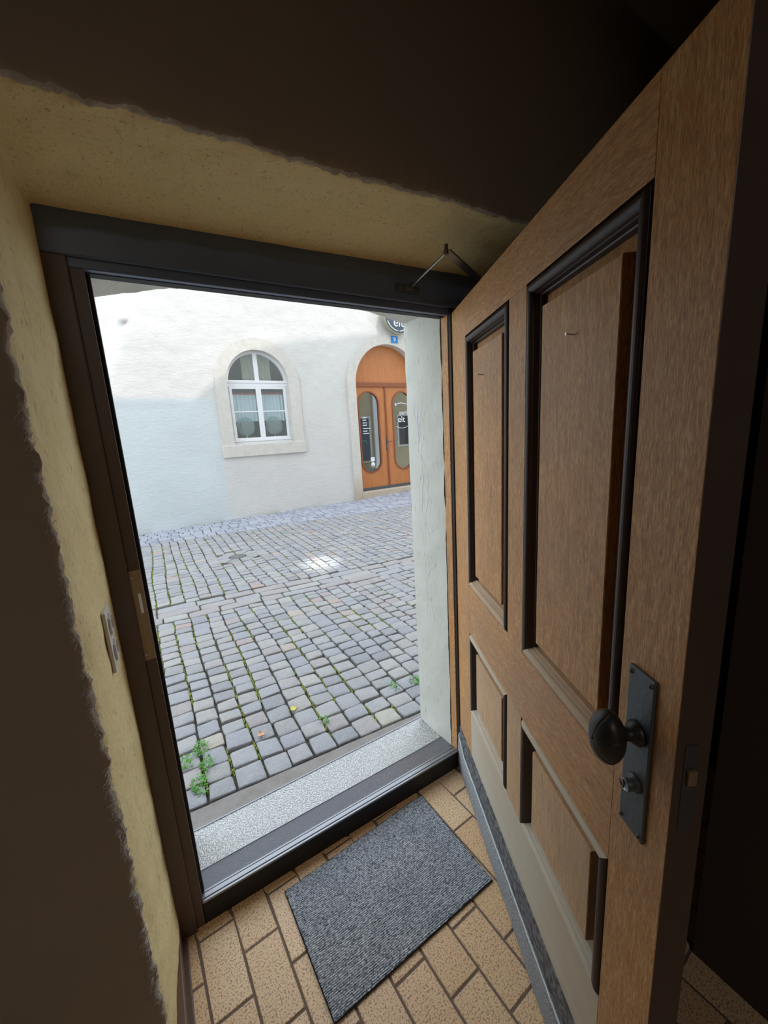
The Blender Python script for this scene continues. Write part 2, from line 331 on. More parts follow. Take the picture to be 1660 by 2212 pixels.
# ================================================================== SETTING: hall
# wall around the doorway: reveal + inner face, one loft that turns the corner
def reveal_offset(s):     # s = distance from the frame plane towards the hall
    return 0.0
def wall_front():
    prof = []   # (outward offset, y, zone)
    nR = 26
    for i in range(nR + 1):
        u = i / nR; prof.append((0.03 * u, 0.0 + (YI + 0.012) * u))
    prof += [(0.034, YI + 0.004), (0.042, YI)]
    q = [0.06, 0.09, 0.13, 0.18, 0.25, 0.35, 0.5, 0.75, 1.1, 1.6, 2.3, 3.0]
    prof += [(0.03 + d, YI) for d in q]
    # path: left side up, corner, across the top
    path = []
    L, T = -0.078, 2.135
    N = 240
    for i in range(N): path.append((L, FZ - 0.02 + (T + 0.014 - FZ) * i / N, (-1, 0)))
    for i in range(9):
        a = PI - (PI / 2) * i / 8; path.append((L + 0.006 + 0.006 * math.cos(a), T - 0.006 + 0.006 * math.sin(a), None))
        k = path[-1]; c = math.cos(a); s = math.sin(a); m = max(abs(c), abs(s)); path[-1] = (k[0], k[1], (c / m, s / m))
    N2 = 260
    for i in range(1, N2 + 1):
        x = L + 0.006 + (2.25 - L - 0.006) * i / N2
        path.append((x, T + 0.025 * max(0, (x - 0.0)) / 1.2, (0, 1)))
    bm = bmesh.new(); rows = []
    for x, z, d in path:
        row = []
        for k, (o, y) in enumerate(prof):
            p = Vector((x + d[0] * o * 1.0, y, z + d[1] * o * 1.25))
            if d[0] != 0 and d[1] == 0 and o > 0.2: pass
            edge = math.exp(-((y - YI) / 0.03) ** 2) * math.exp(-((o - 0.03) / 0.03) ** 2)
            n = noise.noise(p * 9) * 0.006 + noise.noise(p * 34) * 0.0022
            w = noise.noise(p * 26 + Vector((3, 1, 7))) * 0.009 + noise.noise(p * 85) * 0.008 + noise.noise(p * 5) * 0.005
            amt = min(1, -y / 0.05) if y > YI + 0.02 else 1
            p.x += d[0] * (n * amt + edge * w * 0.8); p.z += d[1] * (n * amt + edge * w * 0.8)
            if o > 0.05: p.y += noise.noise(p * 4) * 0.006
            else: p.y += edge * noise.noise(p * 40) * 0.006
            row.append(bm.verts.new(p))
        rows.append(row)
    for a, b in zip(rows, rows[1:]):
        for k in range(len(prof) - 1):
            f = bm.faces.new((a[k], a[k + 1], b[k + 1], b[k])); f.smooth = True
            y = prof[k][1]; f.material_index = 0 if k < nR - 0 else (2 if k < nR + 1 else 1)
    me = bpy.data.meshes.new('wall_front'); bm.to_mesh(me); bm.free()
    for m in ('plaster', 'hall', 'edge'): me.materials.append(M[m])
    o = bpy.data.objects.new('wall_front', me); COL.objects.link(o)
    return tag(o, 'dark hall wall with yellow rough plaster reveal around the doorway', 'wall', kind='structure')
wall_front()
b = MB(); b.box(-3.3, -0.16, YI + 0.03, 0.3, FZ - 0.1, 3.0); b.box(-0.16, 3.0, YI + 0.03, 0.3, 2.26, 3.0); b.box(1.46, 3.0, YI + 0.03, 0.3, FZ - 0.1, 3.0)
tag(b.build('wall_front_core', M['hall']), 'solid masonry behind the plaster around the doorway', 'wall', kind='structure')
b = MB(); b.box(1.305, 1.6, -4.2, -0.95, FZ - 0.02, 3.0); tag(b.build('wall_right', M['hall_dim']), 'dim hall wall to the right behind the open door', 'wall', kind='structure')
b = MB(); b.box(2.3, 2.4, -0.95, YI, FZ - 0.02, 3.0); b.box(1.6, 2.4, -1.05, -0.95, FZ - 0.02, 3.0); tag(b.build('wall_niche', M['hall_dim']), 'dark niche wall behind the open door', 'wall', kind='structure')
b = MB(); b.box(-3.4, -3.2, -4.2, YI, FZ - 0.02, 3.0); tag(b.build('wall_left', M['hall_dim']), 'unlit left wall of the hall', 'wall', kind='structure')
b = MB(); b.box(-3.4, 1.6, -4.4, -4.2, FZ - 0.02, 3.0); tag(b.build('wall_back', M['hall']), 'unlit back wall of the hall', 'wall', kind='structure')
b = MB(); b.box(-3.4, 2.4, -4.4, 0.3, 2.95, 3.1); tag(b.build('ceiling', M['hall']), 'dark hall ceiling', 'ceiling', kind='structure')

# floor: grout bed + bevelled tiles in running bond
b = MB(); b.box(-3.3, 2.4, -4.3, 0.05, FZ - 0.06, FZ - 0.003, mi=1)
PX, PY, g = 0.1197, 0.2415, 0.007
rot = Matrix.Rotation(math.radians(3.0), 4, 'Z')
piv = Vector((0.47, -0.45, 0))
for i in range(-26, 16):
    for j in range(-16, 3):
        x0 = 0.468 + i * PX; y0 = -0.503 + j * PY + (PY / 2 if i % 2 else 0)
        cx, cy = x0 + PX / 2, y0 + PY / 2
        c3 = rot @ (Vector((cx, cy, 0)) - piv) + piv
        if not (-3.1 < c3.x < 2.2 and -4.1 < c3.y < 0.12): continue
        if c3.y > YI and not (-0.08 - 0.05 < c3.x < 1.35): continue
        if c3.x > 1.28 and c3.y < -0.95: continue
        dz = random.uniform(-0.0007, 0.0007); bv = 0.002
        X0, X1, Y0, Y1 = x0 + g / 2, x0 + PX - g / 2, y0 + g / 2, y0 + PY - g / 2
        vs = []
        for (ins, z) in ((0, FZ - 0.008), (0, FZ - 0.0022 + dz), (bv, FZ + dz)):
            for x, y in ((X0 + ins, Y0 + ins), (X1 - ins, Y0 + ins), (X1 - ins, Y1 - ins), (X0 + ins, Y1 - ins)):
                p = rot @ (Vector((x, y, 0)) - piv) + piv; vs.append((p.x, min(p.y, 0.0), z))
        b.add(vs, [(0, 1, 5, 4), (1, 2, 6, 5), (2, 3, 7, 6), (3, 0, 4, 7), (4, 5, 9, 8), (5, 6, 10, 9), (6, 7, 11, 10), (7, 4, 8, 11), (8, 9, 10, 11)], 0, random.random())
tag(b.build('floor', [M['tile'], M['grout']], rnd=True), 'speckled yellow brown hall floor tiles with dark grout', 'floor', kind='structure')
# skirting along left reveal
b = MB(); b.box(-0.10, -0.062, YI + 0.005, -0.002, FZ, FZ + 0.012, 0.003); b.box(-0.112, -0.078, YI + 0.02, -0.002, FZ, FZ + 0.075, 0.004)
tag(b.build('baseboard_left', M['skirting']), 'narrow brown baseboard at the foot of the left reveal', 'baseboard', kind='structure')

# ================================================================== door frame
fr = tag(empty('trim_1', (0, 0, 0)), 'dark painted wooden door frame around the open doorway', 'door frame', kind='structure')
b = MB(); b.box(-0.18, 0.0, 0.0, 0.03, FZ - 0.05, 2.0115, 0.0); b.box(-0.10, -0.03, -0.012, 0.0, FZ, 2.036, 0.003)
b.box(-0.06, 0.010, 0.03, 0.06, FZ, 2.02, 0.002, mi=1)
b.build('frame_post', [M['frame_post'], M['rubber']], fr)
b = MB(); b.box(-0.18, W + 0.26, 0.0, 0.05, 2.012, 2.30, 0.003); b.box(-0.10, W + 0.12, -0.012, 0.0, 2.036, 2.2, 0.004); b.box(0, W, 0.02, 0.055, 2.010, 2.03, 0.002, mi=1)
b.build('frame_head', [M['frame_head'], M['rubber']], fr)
b = MB(); b.box(W - 0.006, W + 0.02, 0.004, 0.045, FZ, 2.02, 0.002, mi=0)
b.box(W + 0.012, W + 0.30, 0.0, 0.04, FZ - 0.05, 2.0115, 0.0, mi=2); b.box(W - 0.002, W + 0.018, -0.012, 0.006, 0, 2.034, 0.002, mi=1)
b.build('frame_post', [M['oak_v'], M['rubber'], M['frame_post']], fr)
b = MB(); b.box(-0.005, W + 0.005, 0.0, 0.07, FZ - 0.05, -0.004, 0.002, mi=1); b.box(0, W, -0.004, 0.036, -0.006, 0.002, 0.0015); b.box(0, W, 0.006, 0.012, 0.0, 0.005, 0.001); b.box(0, W, 0.026, 0.030, 0.0, 0.004, 0.001)
b.build('threshold_rail', [M['alu'], M['rubber']], fr)
b = MB(); b.box(0, W - 0.012, 0.036, 0.117, -0.012, -0.001, 0.001); b.build('ribbed_strip', M['ribbed'], fr)
# strike plate
sp = MB(); sp.box(-0.034, -0.001, -0.004, -0.002 + 0.004, 0.945, 1.225, 0.001); spo = sp.build('strike_plate', M['brass'], fr)
spo['label'] = 'tarnished metal strike plate'
h = MB(); h.box(-0.016, -0.009, -0.0055, -0.003, 1.095, 1.155, 0.0005); ho = h.build('latch_slot', M['white_letter'], spo)
for z in (0.965, 1.205):
    h = MB(); h.lathe([(0.0, 0.0), (0.003, 0.0), (0.004, -0.0015)], 10, Matrix.Translation((-0.024, -0.0055, z)) @ Matrix.Rotation(PI / 2, 4, 'X') @ Matrix.Scale(-1, 4)); h.build('screw', M['steel'], spo)

# exterior sides of the doorway
def plaster_grid(name, fn, nu, nv, mat, amp, freq, nrm, label, cat, mask=None):
    bm = bmesh.new(); g_ = []
    for i in range(nu + 1):
        row = []
        for j in range(nv + 1):
            p = Vector(fn(i / nu, j / nv)); a = (mask(i / nu, j / nv) if mask else 1)
            p += Vector(nrm) * (noise.noise(p * freq) * amp + noise.noise(p * freq * 3.7) * amp * 0.35) * a; row.append(bm.verts.new(p))
        g_.append(row)
    for i in range(nu):
        for j in range(nv): f = bm.faces.new((g_[i][j], g_[i + 1][j], g_[i + 1][j + 1], g_[i][j + 1])); f.smooth = True
    me = bpy.data.meshes.new(name); bm.to_mesh(me); bm.free(); me.materials.append(M[mat])
    o = bpy.data.objects.new(name, me); COL.objects.link(o); return tag(o, label, cat, kind='structure')
YO = 0.29
def archz(x):
    pts = [(-0.3, 1.97), (0.0, 2.032), (0.126, 2.064), (0.308, 2.096), (0.584, 2.114), (0.895, 2.10), (1.165, 2.05), (1.5, 1.99)]
    for (a, za), (c, zc) in zip(pts, pts[1:]):
        if x <= c:
            u = (x - a) / (c - a); return za + (zc - za) * u
    return 1.99
b = MB()
XJ = 1.165
N = 24; xs = [-0.0 + (XJ) * i / N for i in range(N + 1)]
# soffit of the outer lintel
plaster_grid('trim_2', lambda u, v: (-0.02 + (XJ + 0.03) * u, 0.03 + (YO - 0.03) * v, archz(-0.02 + (XJ + 0.03) * u) - 0.0), 60, 14, 'jamb', 0.008, 12, (0, 0, 1), 'slightly arched stone lintel underside above the doorway', 'lintel')
plaster_grid('trim_3', lambda u, v: (XJ - 0.004 + 0.01 * (1 - v), 0.045 + (YO - 0.045) * v, -0.14 + 2.24 * u), 110, 14, 'jamb', 0.006, 10, (1, 0, 0), 'whitewashed stone jamb on the right side of the doorway', 'stone jamb', mask=lambda u, v: 1 - 0.6 * v)
plaster_grid('trim_4', lambda u, v: (-0.004, 0.06 + (YO - 0.06) * v, -0.14 + 2.24 * u), 60, 8, 'jamb', 0.003, 10, (1, 0, 0), 'stone jamb on the left side of the doorway', 'stone jamb')
b = MB()     # outer facade of this house, with the doorway opening
b.box(-6.0, -0.012, 0.03, YO, -0.3, 3.4); b.box(XJ + 0.012, 8.0, 0.05, YO, -0.3, 3.4)
xs = [-0.012 + (XJ + 0.024) * i / N for i in range(N + 1)]
b.strip([(x, 3.4) for x in xs], [(x, archz(x) + 0.012) for x in xs], 0.045, YO)
# upper storeys; the eave line steps, which shapes the shadow over the street
def wallpt(xw, zw, y=0.25): k = 7.76 - y; return (xw - SUN_DX * k, zw + SUN_T * k)
prof = [wallpt(x, z) for x, z in ((-8, 2.46), (1.10, 2.43), (1.62, 2.80), (2.3, 3.36), (3.4, 3.70), (5.6, 4.0), (12, 4.3))]
n = len(prof)
b.strip(prof, [(x, 3.35) for x, z in prof], 0.05, 0.25)
tag(b.build('facade_wall', M['facade']), 'outer street wall of this house around the doorway', 'wall', kind='structure')
# the house further up the street, seen only mirrored in the shop door glass
nb_ = tag(empty('neighbour_facade', (8.0, 0.29, 0)), 'beige house front further along this side of the street', 'wall', kind='structure')
b = MB(); b.box(0.0, 8.0, -0.25, 0, -0.3, 4.0)
b.build('wall_face', M['beige'], nb_)
for x0, x1, z0, z1, m in ((0.55, 1.5, 0.25, 2.25, 'sign_dark'), (3.2, 4.6, 0.9, 2.3, 'black_board')):
    b = MB(); b.box(x0, x1, 0.001, 0.03, z0, z1, .004); w_ = b.build('shutter', M[m], nb_)
    b = MB(); b.strip([(x0 - .1, z0 - .1), (x1 + .1, z0 - .1), (x1 + .1, z1 + .1), (x0 - .1, z1 + .1)], [(x0, z0), (x1, z0), (x1, z1), (x0, z1)], 0.001, 0.05, closed=True); b.build('shutter_frame', M['limestone'], w_)
b = MB(); b.box(1.75, 2.15, 0.001, 0.12, -.3, 3.9, .01); b.build('pilaster', M['white_paint'], nb_)
# scratches chalked on the jamb
sc = MB()
def scr(pts, r=0.0009):
    P = []
    for (ya, za), (yb, zb) in zip(pts, pts[1:]):
        for k in range(9): P.append((ya + (yb - ya) * k / 8, za + (zb - za) * k / 8))
    out = []
    for y, z in P:
        v_ = y; q_ = Vector((XJ - 0.004 + 0.01 * (1 - v_), 0.045 + (YO - 0.045) * v_, z)); a_ = 1 - 0.6 * v_
        q_.x += (noise.noise(q_ * 10) * 0.006 + noise.noise(q_ * 37) * 0.0021) * a_ - 0.0012 + noise.noise(Vector((z * 40, y * 9, 2))) * 0.0005; q_.y += noise.noise(Vector((z * 25, 1, 2))) * 0.006
        out.append(q_)
    n_ = len(out); vs = []
    for i, q_ in enumerate(out):
        d_ = (out[min(i + 1, n_ - 1)] - out[max(i - 1, 0)]).normalized(); s_ = d_.cross(Vector((1, 0, 0))).normalized() * r
        vs += [q_ + s_ + Vector((-.0006, 0, 0)), q_ - s_ + Vector((-.0006, 0, 0))]
    sc.add(vs, [(2 * i, 2 * i + 1, 2 * i + 3, 2 * i + 2) for i in range(n_ - 1)])
scr([(0.75, 1.70), (0.8, 1.66), (0.62, 1.55), (0.85, 1.50)]); scr([(0.55, 1.68), (0.68, 1.58), (0.72, 1.48), (0.5, 1.40)]); scr([(0.62, 1.50), (0.6, 1.35), (0.66, 1.2), (0.62, 1.12)])
scr([(0.45, 1.38), (0.48, 1.25), (0.6, 1.14), (0.5, 1.08), (0.3, 1.12)]); scr([(0.6, 1.15), (0.63, 0.95), (0.6, 0.75), (0.68, 0.55)]); scr([(0.3, 0.95), (0.5, 0.90), (0.6, 0.85)]); scr([(0.62, 0.8), (0.45, 0.7), (0.4, 0.64)])
scr([(0.7, 1.62), (0.66, 1.69), (0.72, 1.60), (0.68, 1.52), (0.74, 1.56)])
tag(sc.build('scratch_marks', M['scratch']), 'thin pale scratch lines on the right stone jamb', 'scratches', kind='stuff')
# tread plate
b = MB(); b.box(-0.01, XJ, 0.117, 0.30, -0.06, -0.002, 0.002); b.box(-0.01, XJ, 0.296, 0.304, -0.06, 0.001, 0.001, mi=1); b.box(-0.01, XJ, 0.115, 0.1185, -0.01, 0.001, 0.0005, mi=1)
tag(b.build('doorstep', [M['tread'], M['alu']]), 'stippled grey metal doorstep outside the threshold', 'doorstep')

# ================================================================== main door (outer face towards us)
TH = 0.45698
door = empty('door_1', (1.1899, 0.0, 0.0), math.atan2(-math.cos(TH), -math.sin(TH)))
tag(door, 'heavy panelled oak front door standing open into the hall', 'door', kind='structure')
DW, DT = 1.212, 0.055
ZB, ZT = 0.135, 2.017
U = [0.0, 0.192, 0.588, 0.692, 1.088, DW]
ZL0, ZL1, ZU0, ZU1 = 0.362, 0.735, 0.942, 1.892
def bar(name, u0, u1, z0, z1, m): b = MB(); b.box(u0, u1, 0, DT, z0, z1, 0.0015); return b.build(name, M[m], door)
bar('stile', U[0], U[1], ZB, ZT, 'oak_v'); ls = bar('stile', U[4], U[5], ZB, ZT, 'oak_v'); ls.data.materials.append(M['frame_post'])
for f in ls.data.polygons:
    if f.center.x > DW - 0.0006: f.material_index = 1  # dark frame paint on the free edge stands in for its shade
bar('muntin', U[2], U[3], ZU0, ZU1, 'oak_v'); bar('muntin', U[2], U[3], ZL0, ZL1, 'oak_v_lo')
bar('top_rail', U[1], U[4], ZU1, ZT, 'oak_h'); bar('lock_rail', U[1], U[4], ZL1, ZU0, 'oak_h')
br = bar('bottom_rail', U[1], U[4], ZB, ZL0, 'oak_worn'); br['label'] = 'grey weathered bottom rail'
def rings(mb, u0, u1, z0, z1, prof, cap, rough=0.0, mi=0):
    vs = []; fs = []
    for d, y in prof: vs += [(u0 + d, y, z0 + d), (u1 - d, y, z0 + d), (u1 - d, y, z1 - d), (u0 + d, y, z1 - d)]
    n = len(prof)
    for i in range(n - 1):
        for k in range(4): fs.append((i * 4 + k, i * 4 + (k + 1) % 4, (i + 1) * 4 + (k + 1) % 4, (i + 1) * 4 + k))
    if cap: q = (n - 1) * 4; fs.append((q, q + 1, q + 2, q + 3))
    mb.add(vs, fs, mi)
bead = [(0.0, 0.001), (0.0015, 0.007), (0.004, 0.007)] + [(0.016 - 0.012 * math.cos(PI * i / 10), 0.007 - 0.012 * math.sin(PI * i / 10)) for i in range(1, 11)] + [(0.030, 0.010), (0.033, 0.018), (0.036, 0.019), (0.037, 0.034)]
for (u0, u1, z0, z1, low) in ((U[1], U[2], ZU0, ZU1, 0), (U[3], U[4], ZU0, ZU1, 0), (U[1], U[2], ZL0, ZL1, 1), (U[3], U[4], ZL0, ZL1, 1)):
    b = MB(); bd = 0.066 if not low else 0.062
    rings(b, u0 + 0.03, u1 - 0.03, z0 + 0.03, z1 - 0.03, [(0.0, 0.040), (0.0, 0.034), (0.008, 0.033), (bd - 0.03, 0.027), (bd - 0.0295, 0.008), (bd - 0.028, 0.0065)], True)
    rings(b, u0 - 0.01, u1 + 0.01, z0 - 0.01, z1 + 0.01, [(0, 0.045), (0.0, 0.041)], True)
    p = b.build('panel', M['oak_v'] if not low else M['oak_v_lo'], door)
    b = MB(); rings(b, u0, u1, z0, z1, bead, False); mo = b.build('moulding', M['mould'], p)
    # weathered lower moulding as its own face material
    me = mo.data; me.materials.append(M['mould_worn'] if low else M['oak_worn2']); me.materials.append(M['oak_worn'])
    for f in me.polygons:
        c = f.center
        if c.z < z0 + 0.04 and u0 + 0.0 + (c.z - z0) <= c.x <= u1 - (c.z - z0): f.material_index = 1 if not low else 2
        elif low and c.z > z1 - 0.04 and (z1 - c.z) <= c.x - u0 and (z1 - c.z) <= u1 - c.x: f.material_index = 1
        f.use_smooth = False
    if not low:
        cx = 0.892 if u0 > 0.5 else 0.364
        nb = MB(); nb.tube([(cx, 0.008, 1.735), (cx, -0.006, 1.7365), (cx, -0.010, 1.737)], [0.0014, 0.0014, 0.0014], 8); nb.tube([(cx, -0.010, 1.737), (cx, -0.0115, 1.737)], 0.0032, 10); no = nb.build('nail', M['steel'], p)
# hinge-side edge seal
b = MB(); b.box(-0.012, 0.0, 0.002, DT, 0.14, 1.995, 0.001); b.build('edge_seal', M['rubber'], door)
# draught excluder at the bottom
de = MB(); de.box(0.0, DW, -0.004, 0.02, 0.03, 0.145, 0.002); deo = de.build('draught_excluder', M['honey'], door); deo['label'] = 'grey textured draught excluder strip'
de = MB()
ny = [(0.0, 0.044), (-0.004, 0.046), (-0.009, 0.038), (-0.012, 0.0), (-0.013, -0.05), (-0.012, -0.088), (0.02, -0.091), (0.02, 0.044)]
vs = []
K = 60
for i in range(K + 1):
    u = DW * i / K
    for (y, z) in ny: vs.append((u, y + (noise.noise(Vector((u * 14, z * 9, 0))) * 0.003 if y < 0.01 else 0), z + (0.08 * max(0, 1 - u / 0.08) if z > 0 and y < 0.01 else 0)))
m_ = len(ny); fs = [(i * m_ + k, i * m_ + (k + 1) % m_, (i + 1) * m_ + (k + 1) % m_, (i + 1) * m_ + k) for i in range(K) for k in range(m_)]
fs += [tuple(range(m_)), tuple(range(K * m_, K * m_ + m_))]
de.add(vs, fs, sm=False); fo = de.build('felt_strip', M['felt'], deo)
de = MB(); de.tube([(0.02 + (DW - 0.03) * i / 80, -0.0105 + noise.noise(Vector((i * .7, 0, 0))) * 0.001, 0.049 + 0.05 * max(0, 1 - i / 6)) for i in range(81)], 0.0027, 6); de.build('seam', M['thread'], deo)
# lock plate, knob, cylinder
pl = MB(); pl.box(1.1145, 1.171, -0.006, 0.0, 0.872, 1.176, 0.0025); plo = pl.build('lock_plate', M['iron'], door); plo['label'] = 'black iron lock plate'
for (u, z) in ((1.1215, 1.165), (1.164, 1.165), (1.1215, 0.883), (1.164, 0.883)):
    s_ = MB(); s_.lathe([(0, 0.0045), (0.0025, 0.0035), (0.0042, 0.0), (0.0042, -0.001)], 12, Matrix.Translation((u, -0.006, z)) @ Matrix.Rotation(PI / 2, 4, 'X')); s_.build('screw', M['iron'], plo)
kc = Vector((1.143, 0, 1.066))
kn = MB(); kn.lathe([(0.0, 0), (0.020, 0.0), (0.021, 0.004), (0.017, 0.007), (0.0165, 0.010), (0.012, 0.013), (0.0105, 0.022), (0.013, 0.030), (0.016, 0.034)], 24, Matrix.Translation((kc.x, -0.006, kc.z - 0.0)) @ Matrix.Rotation(PI / 2, 4, 'X'))
vs = []; fs = []; nu_, nv_ = 168, 40
ax, az, ay = 0.031, 0.046, 0.026
for i in range(nv_ + 1):
    ph = PI * i / nv_       # 0 = front pole (-y)
    for k in range(nu_):
        th = 2 * PI * k / nu_
        gro = min(abs(((th / (2 * PI) * 6 + 0.15 + 0.12 * math.sin(ph)) % 1) - 0.5), 0.045) / 0.045      # leaf grooves
        r = 1 - 0.055 * (1 - gro) * (1 if 0.1 < ph < 2.1 else 0)
        egg = 1 + 0.10 * math.cos(th) * 0
        vs.append((kc.x + ax * math.sin(ph) * math.sin(th) * r, -0.006 - 0.052 - ay * math.cos(ph) * r, kc.z + az * math.sin(ph) * math.cos(th) * r))
for i in range(nv_):
    for k in range(nu_): fs.append((i * nu_ + k, i * nu_ + (k + 1) % nu_, (i + 1) * nu_ + (k + 1) % nu_, (i + 1) * nu_ + k))
kn.add(vs, fs, sm=True); ko = kn.build('door_knob', M['knob'], plo); ko['label'] = 'oval dark bronze knob with leaf grooves'
b = MB(); b.tube([(kc.x, -0.006 - 0.077, kc.z + 0.001), (kc.x, -0.0855, kc.z)], [0.004, 0.002], 10); b.build('knob_rivet', M['knob'], plo)
cy = MB(); T_ = Matrix.Translation((1.147, -0.006, 0.973)) @ Matrix.Rotation(PI / 2, 4, 'X')
cy.lathe([(0.0, 0), (0.0155, 0.0), (0.0155, 0.004), (0.0118, 0.006), (0.0118, 0.019), (0.011, 0.020), (0.0105, 0.0195)], 24, T_); cyo = cy.build('lock_cylinder', M['iron'], plo)
cy = MB(); cy.lathe([(0.0108, 0.0193), (0.0085, 0.0202), (0.0085, 0.0198), (0.0, 0.0198)], 24, T_); cy.build('cylinder_face', M['steel'], cyo)
cy = MB(); cy.box(1.1462, 1.1478, -0.0266, -0.0255, 0.966, 0.980); cy.box(1.1445, 1.150, -0.0266, -0.0255, 0.9765, 0.979); cy.build('keyhole', M['hole'], cyo)
# inner lever handle on the hidden side
b = MB(); b.tube([(1.14, DT, 1.05), (1.14, DT + 0.05, 1.05), (1.13, DT + 0.058, 1.05), (1.03, DT + 0.06, 1.045)], [0.009, 0.009, 0.010, 0.008], 10); b.build('inner_handle', M['brass'], door)
b = MB(); b.box(DW - 0.0005, DW + 0.0015, 0.014, 0.036, 0.95, 1.10, 0.0005); lp = b.build('latch_plate', M['iron'], door)
b = MB(); b.box(DW + 0.001, DW + 0.008, 0.018, 0.032, 1.035, 1.06, 0.002); b.build('latch', M['brass'], lp)
# hinges on hidden side
for z in (0.35, 1.75):
    b = MB(); b.tube([(-0.006, DT + 0.004, z), (-0.006, DT + 0.004, z + 0.1)], 0.008, 12); b.build('hinge', M['iron'], door)

# ================================================================== door closer
cl = tag(empty('door_closer', (0.98, 0.0, 2.08)), 'thin folding metal door closer arm above the doorway head', 'door closer')
P0 = Vector((0.98, -0.022, 2.082)); P1 = Vector((0.945, -0.268, 2.10)); P2 = Vector((1.21, -0.135, 2.10))
def L(p): return tuple(Vector(p) - Vector((0.98, 0, 2.08)))
b = MB(); b.box(-0.055, 0.045, -0.020, -0.012, -0.012, 0.012, 0.002); b.box(-0.02, 0.012, -0.03, -0.018, -0.008, 0.008, 0.002); b.build('bracket', M['iron'], cl)
def flat(mb, a, c, w, t_, mi=0):
    a = Vector(a); c = Vector(c); d = (c - a).normalized(); s_ = Vector((0, 0, 1)).cross(d).normalized(); u_ = d.cross(s_)
    vs = [a + s_ * i * w + u_ * j * t_ for i, j in ((-1, -1), (1, -1), (1, 1), (-1, 1))] + [c + s_ * i * w + u_ * j * t_ for i, j in ((-1, -1), (1, -1), (1, 1), (-1, 1))]
    mb.add(vs, [(0, 1, 2, 3), (7, 6, 5, 4), (0, 4, 5, 1), (1, 5, 6, 2), (2, 6, 7, 3), (3, 7, 4, 0)], mi)
b = MB(); b.tube([L(P0), L(P0.lerp(P1, .18))], 0.0065, 10); b.tube([L(P0.lerp(P1, .15)), L(P1)], 0.004, 10); b.build('forearm', M['steel'], cl)
b = MB(); flat(b, L(P1 + Vector((0, 0, .004))), L(P2 + Vector((0, 0, .004))), 0.013, 0.003); b.build('main_arm', M['steel'], cl)
b = MB(); b.tube([L(P1 + Vector((0, 0, -.006))), L(P1 + Vector((0, 0, .022)))], [0.007, 0.006], 12); b.build('pivot', M['skirting'], cl)

# ================================================================== double socket on the left reveal
so = tag(empty('power_socket', (-0.088, -0.110, 1.090)), 'white double power socket on the yellow left reveal', 'socket')
b = MB(); b.box(-0.004, 0.005, -0.044, 0.044, -0.082, 0.082, 0.003); b.build('cover_plate', M['socket'], so)
for dz in (0.036, -0.036):
    s_ = MB(); R_ = Matrix.Translation((0.005, 0, dz)) @ Matrix.Rotation(PI / 2, 4, 'Y')
    s_.lathe([(0.030, 0.0), (0.030, 0.006), (0.026, 0.0065), (0.024, 0.001), (0.012, 0.0005), (0.0, 0.0005)], 8, R_, sm=False); s1 = s_.build('outlet', M['socket'], so)
    s_ = MB(); 
    for dy in (-0.008, 0, 0.008): s_.tube([(0.0052, dy, dz + (0.003 if dy == 0 else 0)), (0.0062, dy, dz + (0.003 if dy == 0 else 0))], 0.0024, 8)
    s_.build('pin_holes', M['hole'], s1)

# ================================================================== door mat
dm = tag(empty('doormat', (0.6, -0.25, FZ)), 'blue grey ribbed doormat lying on the floor tiles', 'doormat')
C4 = [(0.266, -0.065), (0.922, -0.029), (0.930, -0.459), (0.283, -0.474)]
def quad(u, v): a = Vector(C4[3]).lerp(Vector(C4[2]), u); c = Vector(C4[0]).lerp(Vector(C4[1]), u); return a.lerp(c, v)
b = MB(); NU, NV = 90, 60; vs = []; fs = []
for i in range(NU + 1):
    for j in range(NV + 1):
        p = quad(i / NU, j / NV); e = 1 if (0 < i < NU and 0 < j < NV) else 0
        w = noise.noise(Vector((p.x * 40, p.y * 40, 0))) * 0.0012
        jx = 0 if e else noise.noise(Vector((p.x * 60, p.y * 60, 5))) * 0.003
        vs.append((p.x - 0.6 + jx, p.y + 0.25 + jx, 0.0085 + w + 0.0018 * e + (0.0015 if j < 5 and 0 else 0)))
for i in range(NU):
    for j in range(NV): a = i * (NV + 1) + j; fs.append((a, a + NV + 1, a + NV + 2, a + 1))
b.add(vs, fs, sm=True); b.build('pile', M['mat'], dm)
b = MB(); o_ = [(p[0] - 0.6, p[1] + 0.25) for p in C4]; cc = (sum(p[0] for p in o_) / 4, sum(p[1] for p in o_) / 4)
big_ = [(cc[0] + (x - cc[0]) * 1.008, cc[1] + (y - cc[1]) * 1.012) for x, y in o_]
b.add([(x, y, 0.0012) for x, y in big_] + [(x, y, 0.0078) for x, y in big_], [(0, 1, 2, 3), (4, 5, 6, 7), (0, 1, 5, 4), (1, 2, 6, 5), (2, 3, 7, 6), (3, 0, 4, 7)]); b.build('backing', M['mat_edge'], dm)

# lint hanging on the torn wall edge
b = MB(); rr = random.Random(3)
for i in range(2600):
    z = rr.uniform(0.0, 1.35) if rr.random() < .8 else rr.uniform(1.35, 1.7)
    cl_ = noise.noise(Vector((0, 3, z * 9)))
    if cl_ < -0.12: continue
    x = -0.112 + rr.gauss(0, 0.004); y = YI - rr.uniform(-0.004, 0.004)
    p = Vector((x, y, z)); d = Vector((-abs(rr.gauss(0.2, .6)), -abs(rr.gauss(0.4, .4)), rr.gauss(-0.4, .7))).normalized(); L_ = rr.uniform(0.003, 0.016) * (1 + max(0, cl_) * 1.5)
    side = d.cross(Vector((rr.random(), rr.random(), 1))).normalized() * 0.0004
    q1 = p + d * L_ * .5 + Vector((rr.gauss(0, .002), rr.gauss(0, .001), rr.gauss(0, .002))); q2 = q1 + Vector((d.x * .6, d.y, rr.gauss(0, .7))).normalized() * L_ * .5
    b.add([p - side, p + side, q1 + side, q1 - side, q2], [(0, 1, 2, 3), (3, 2, 4)])
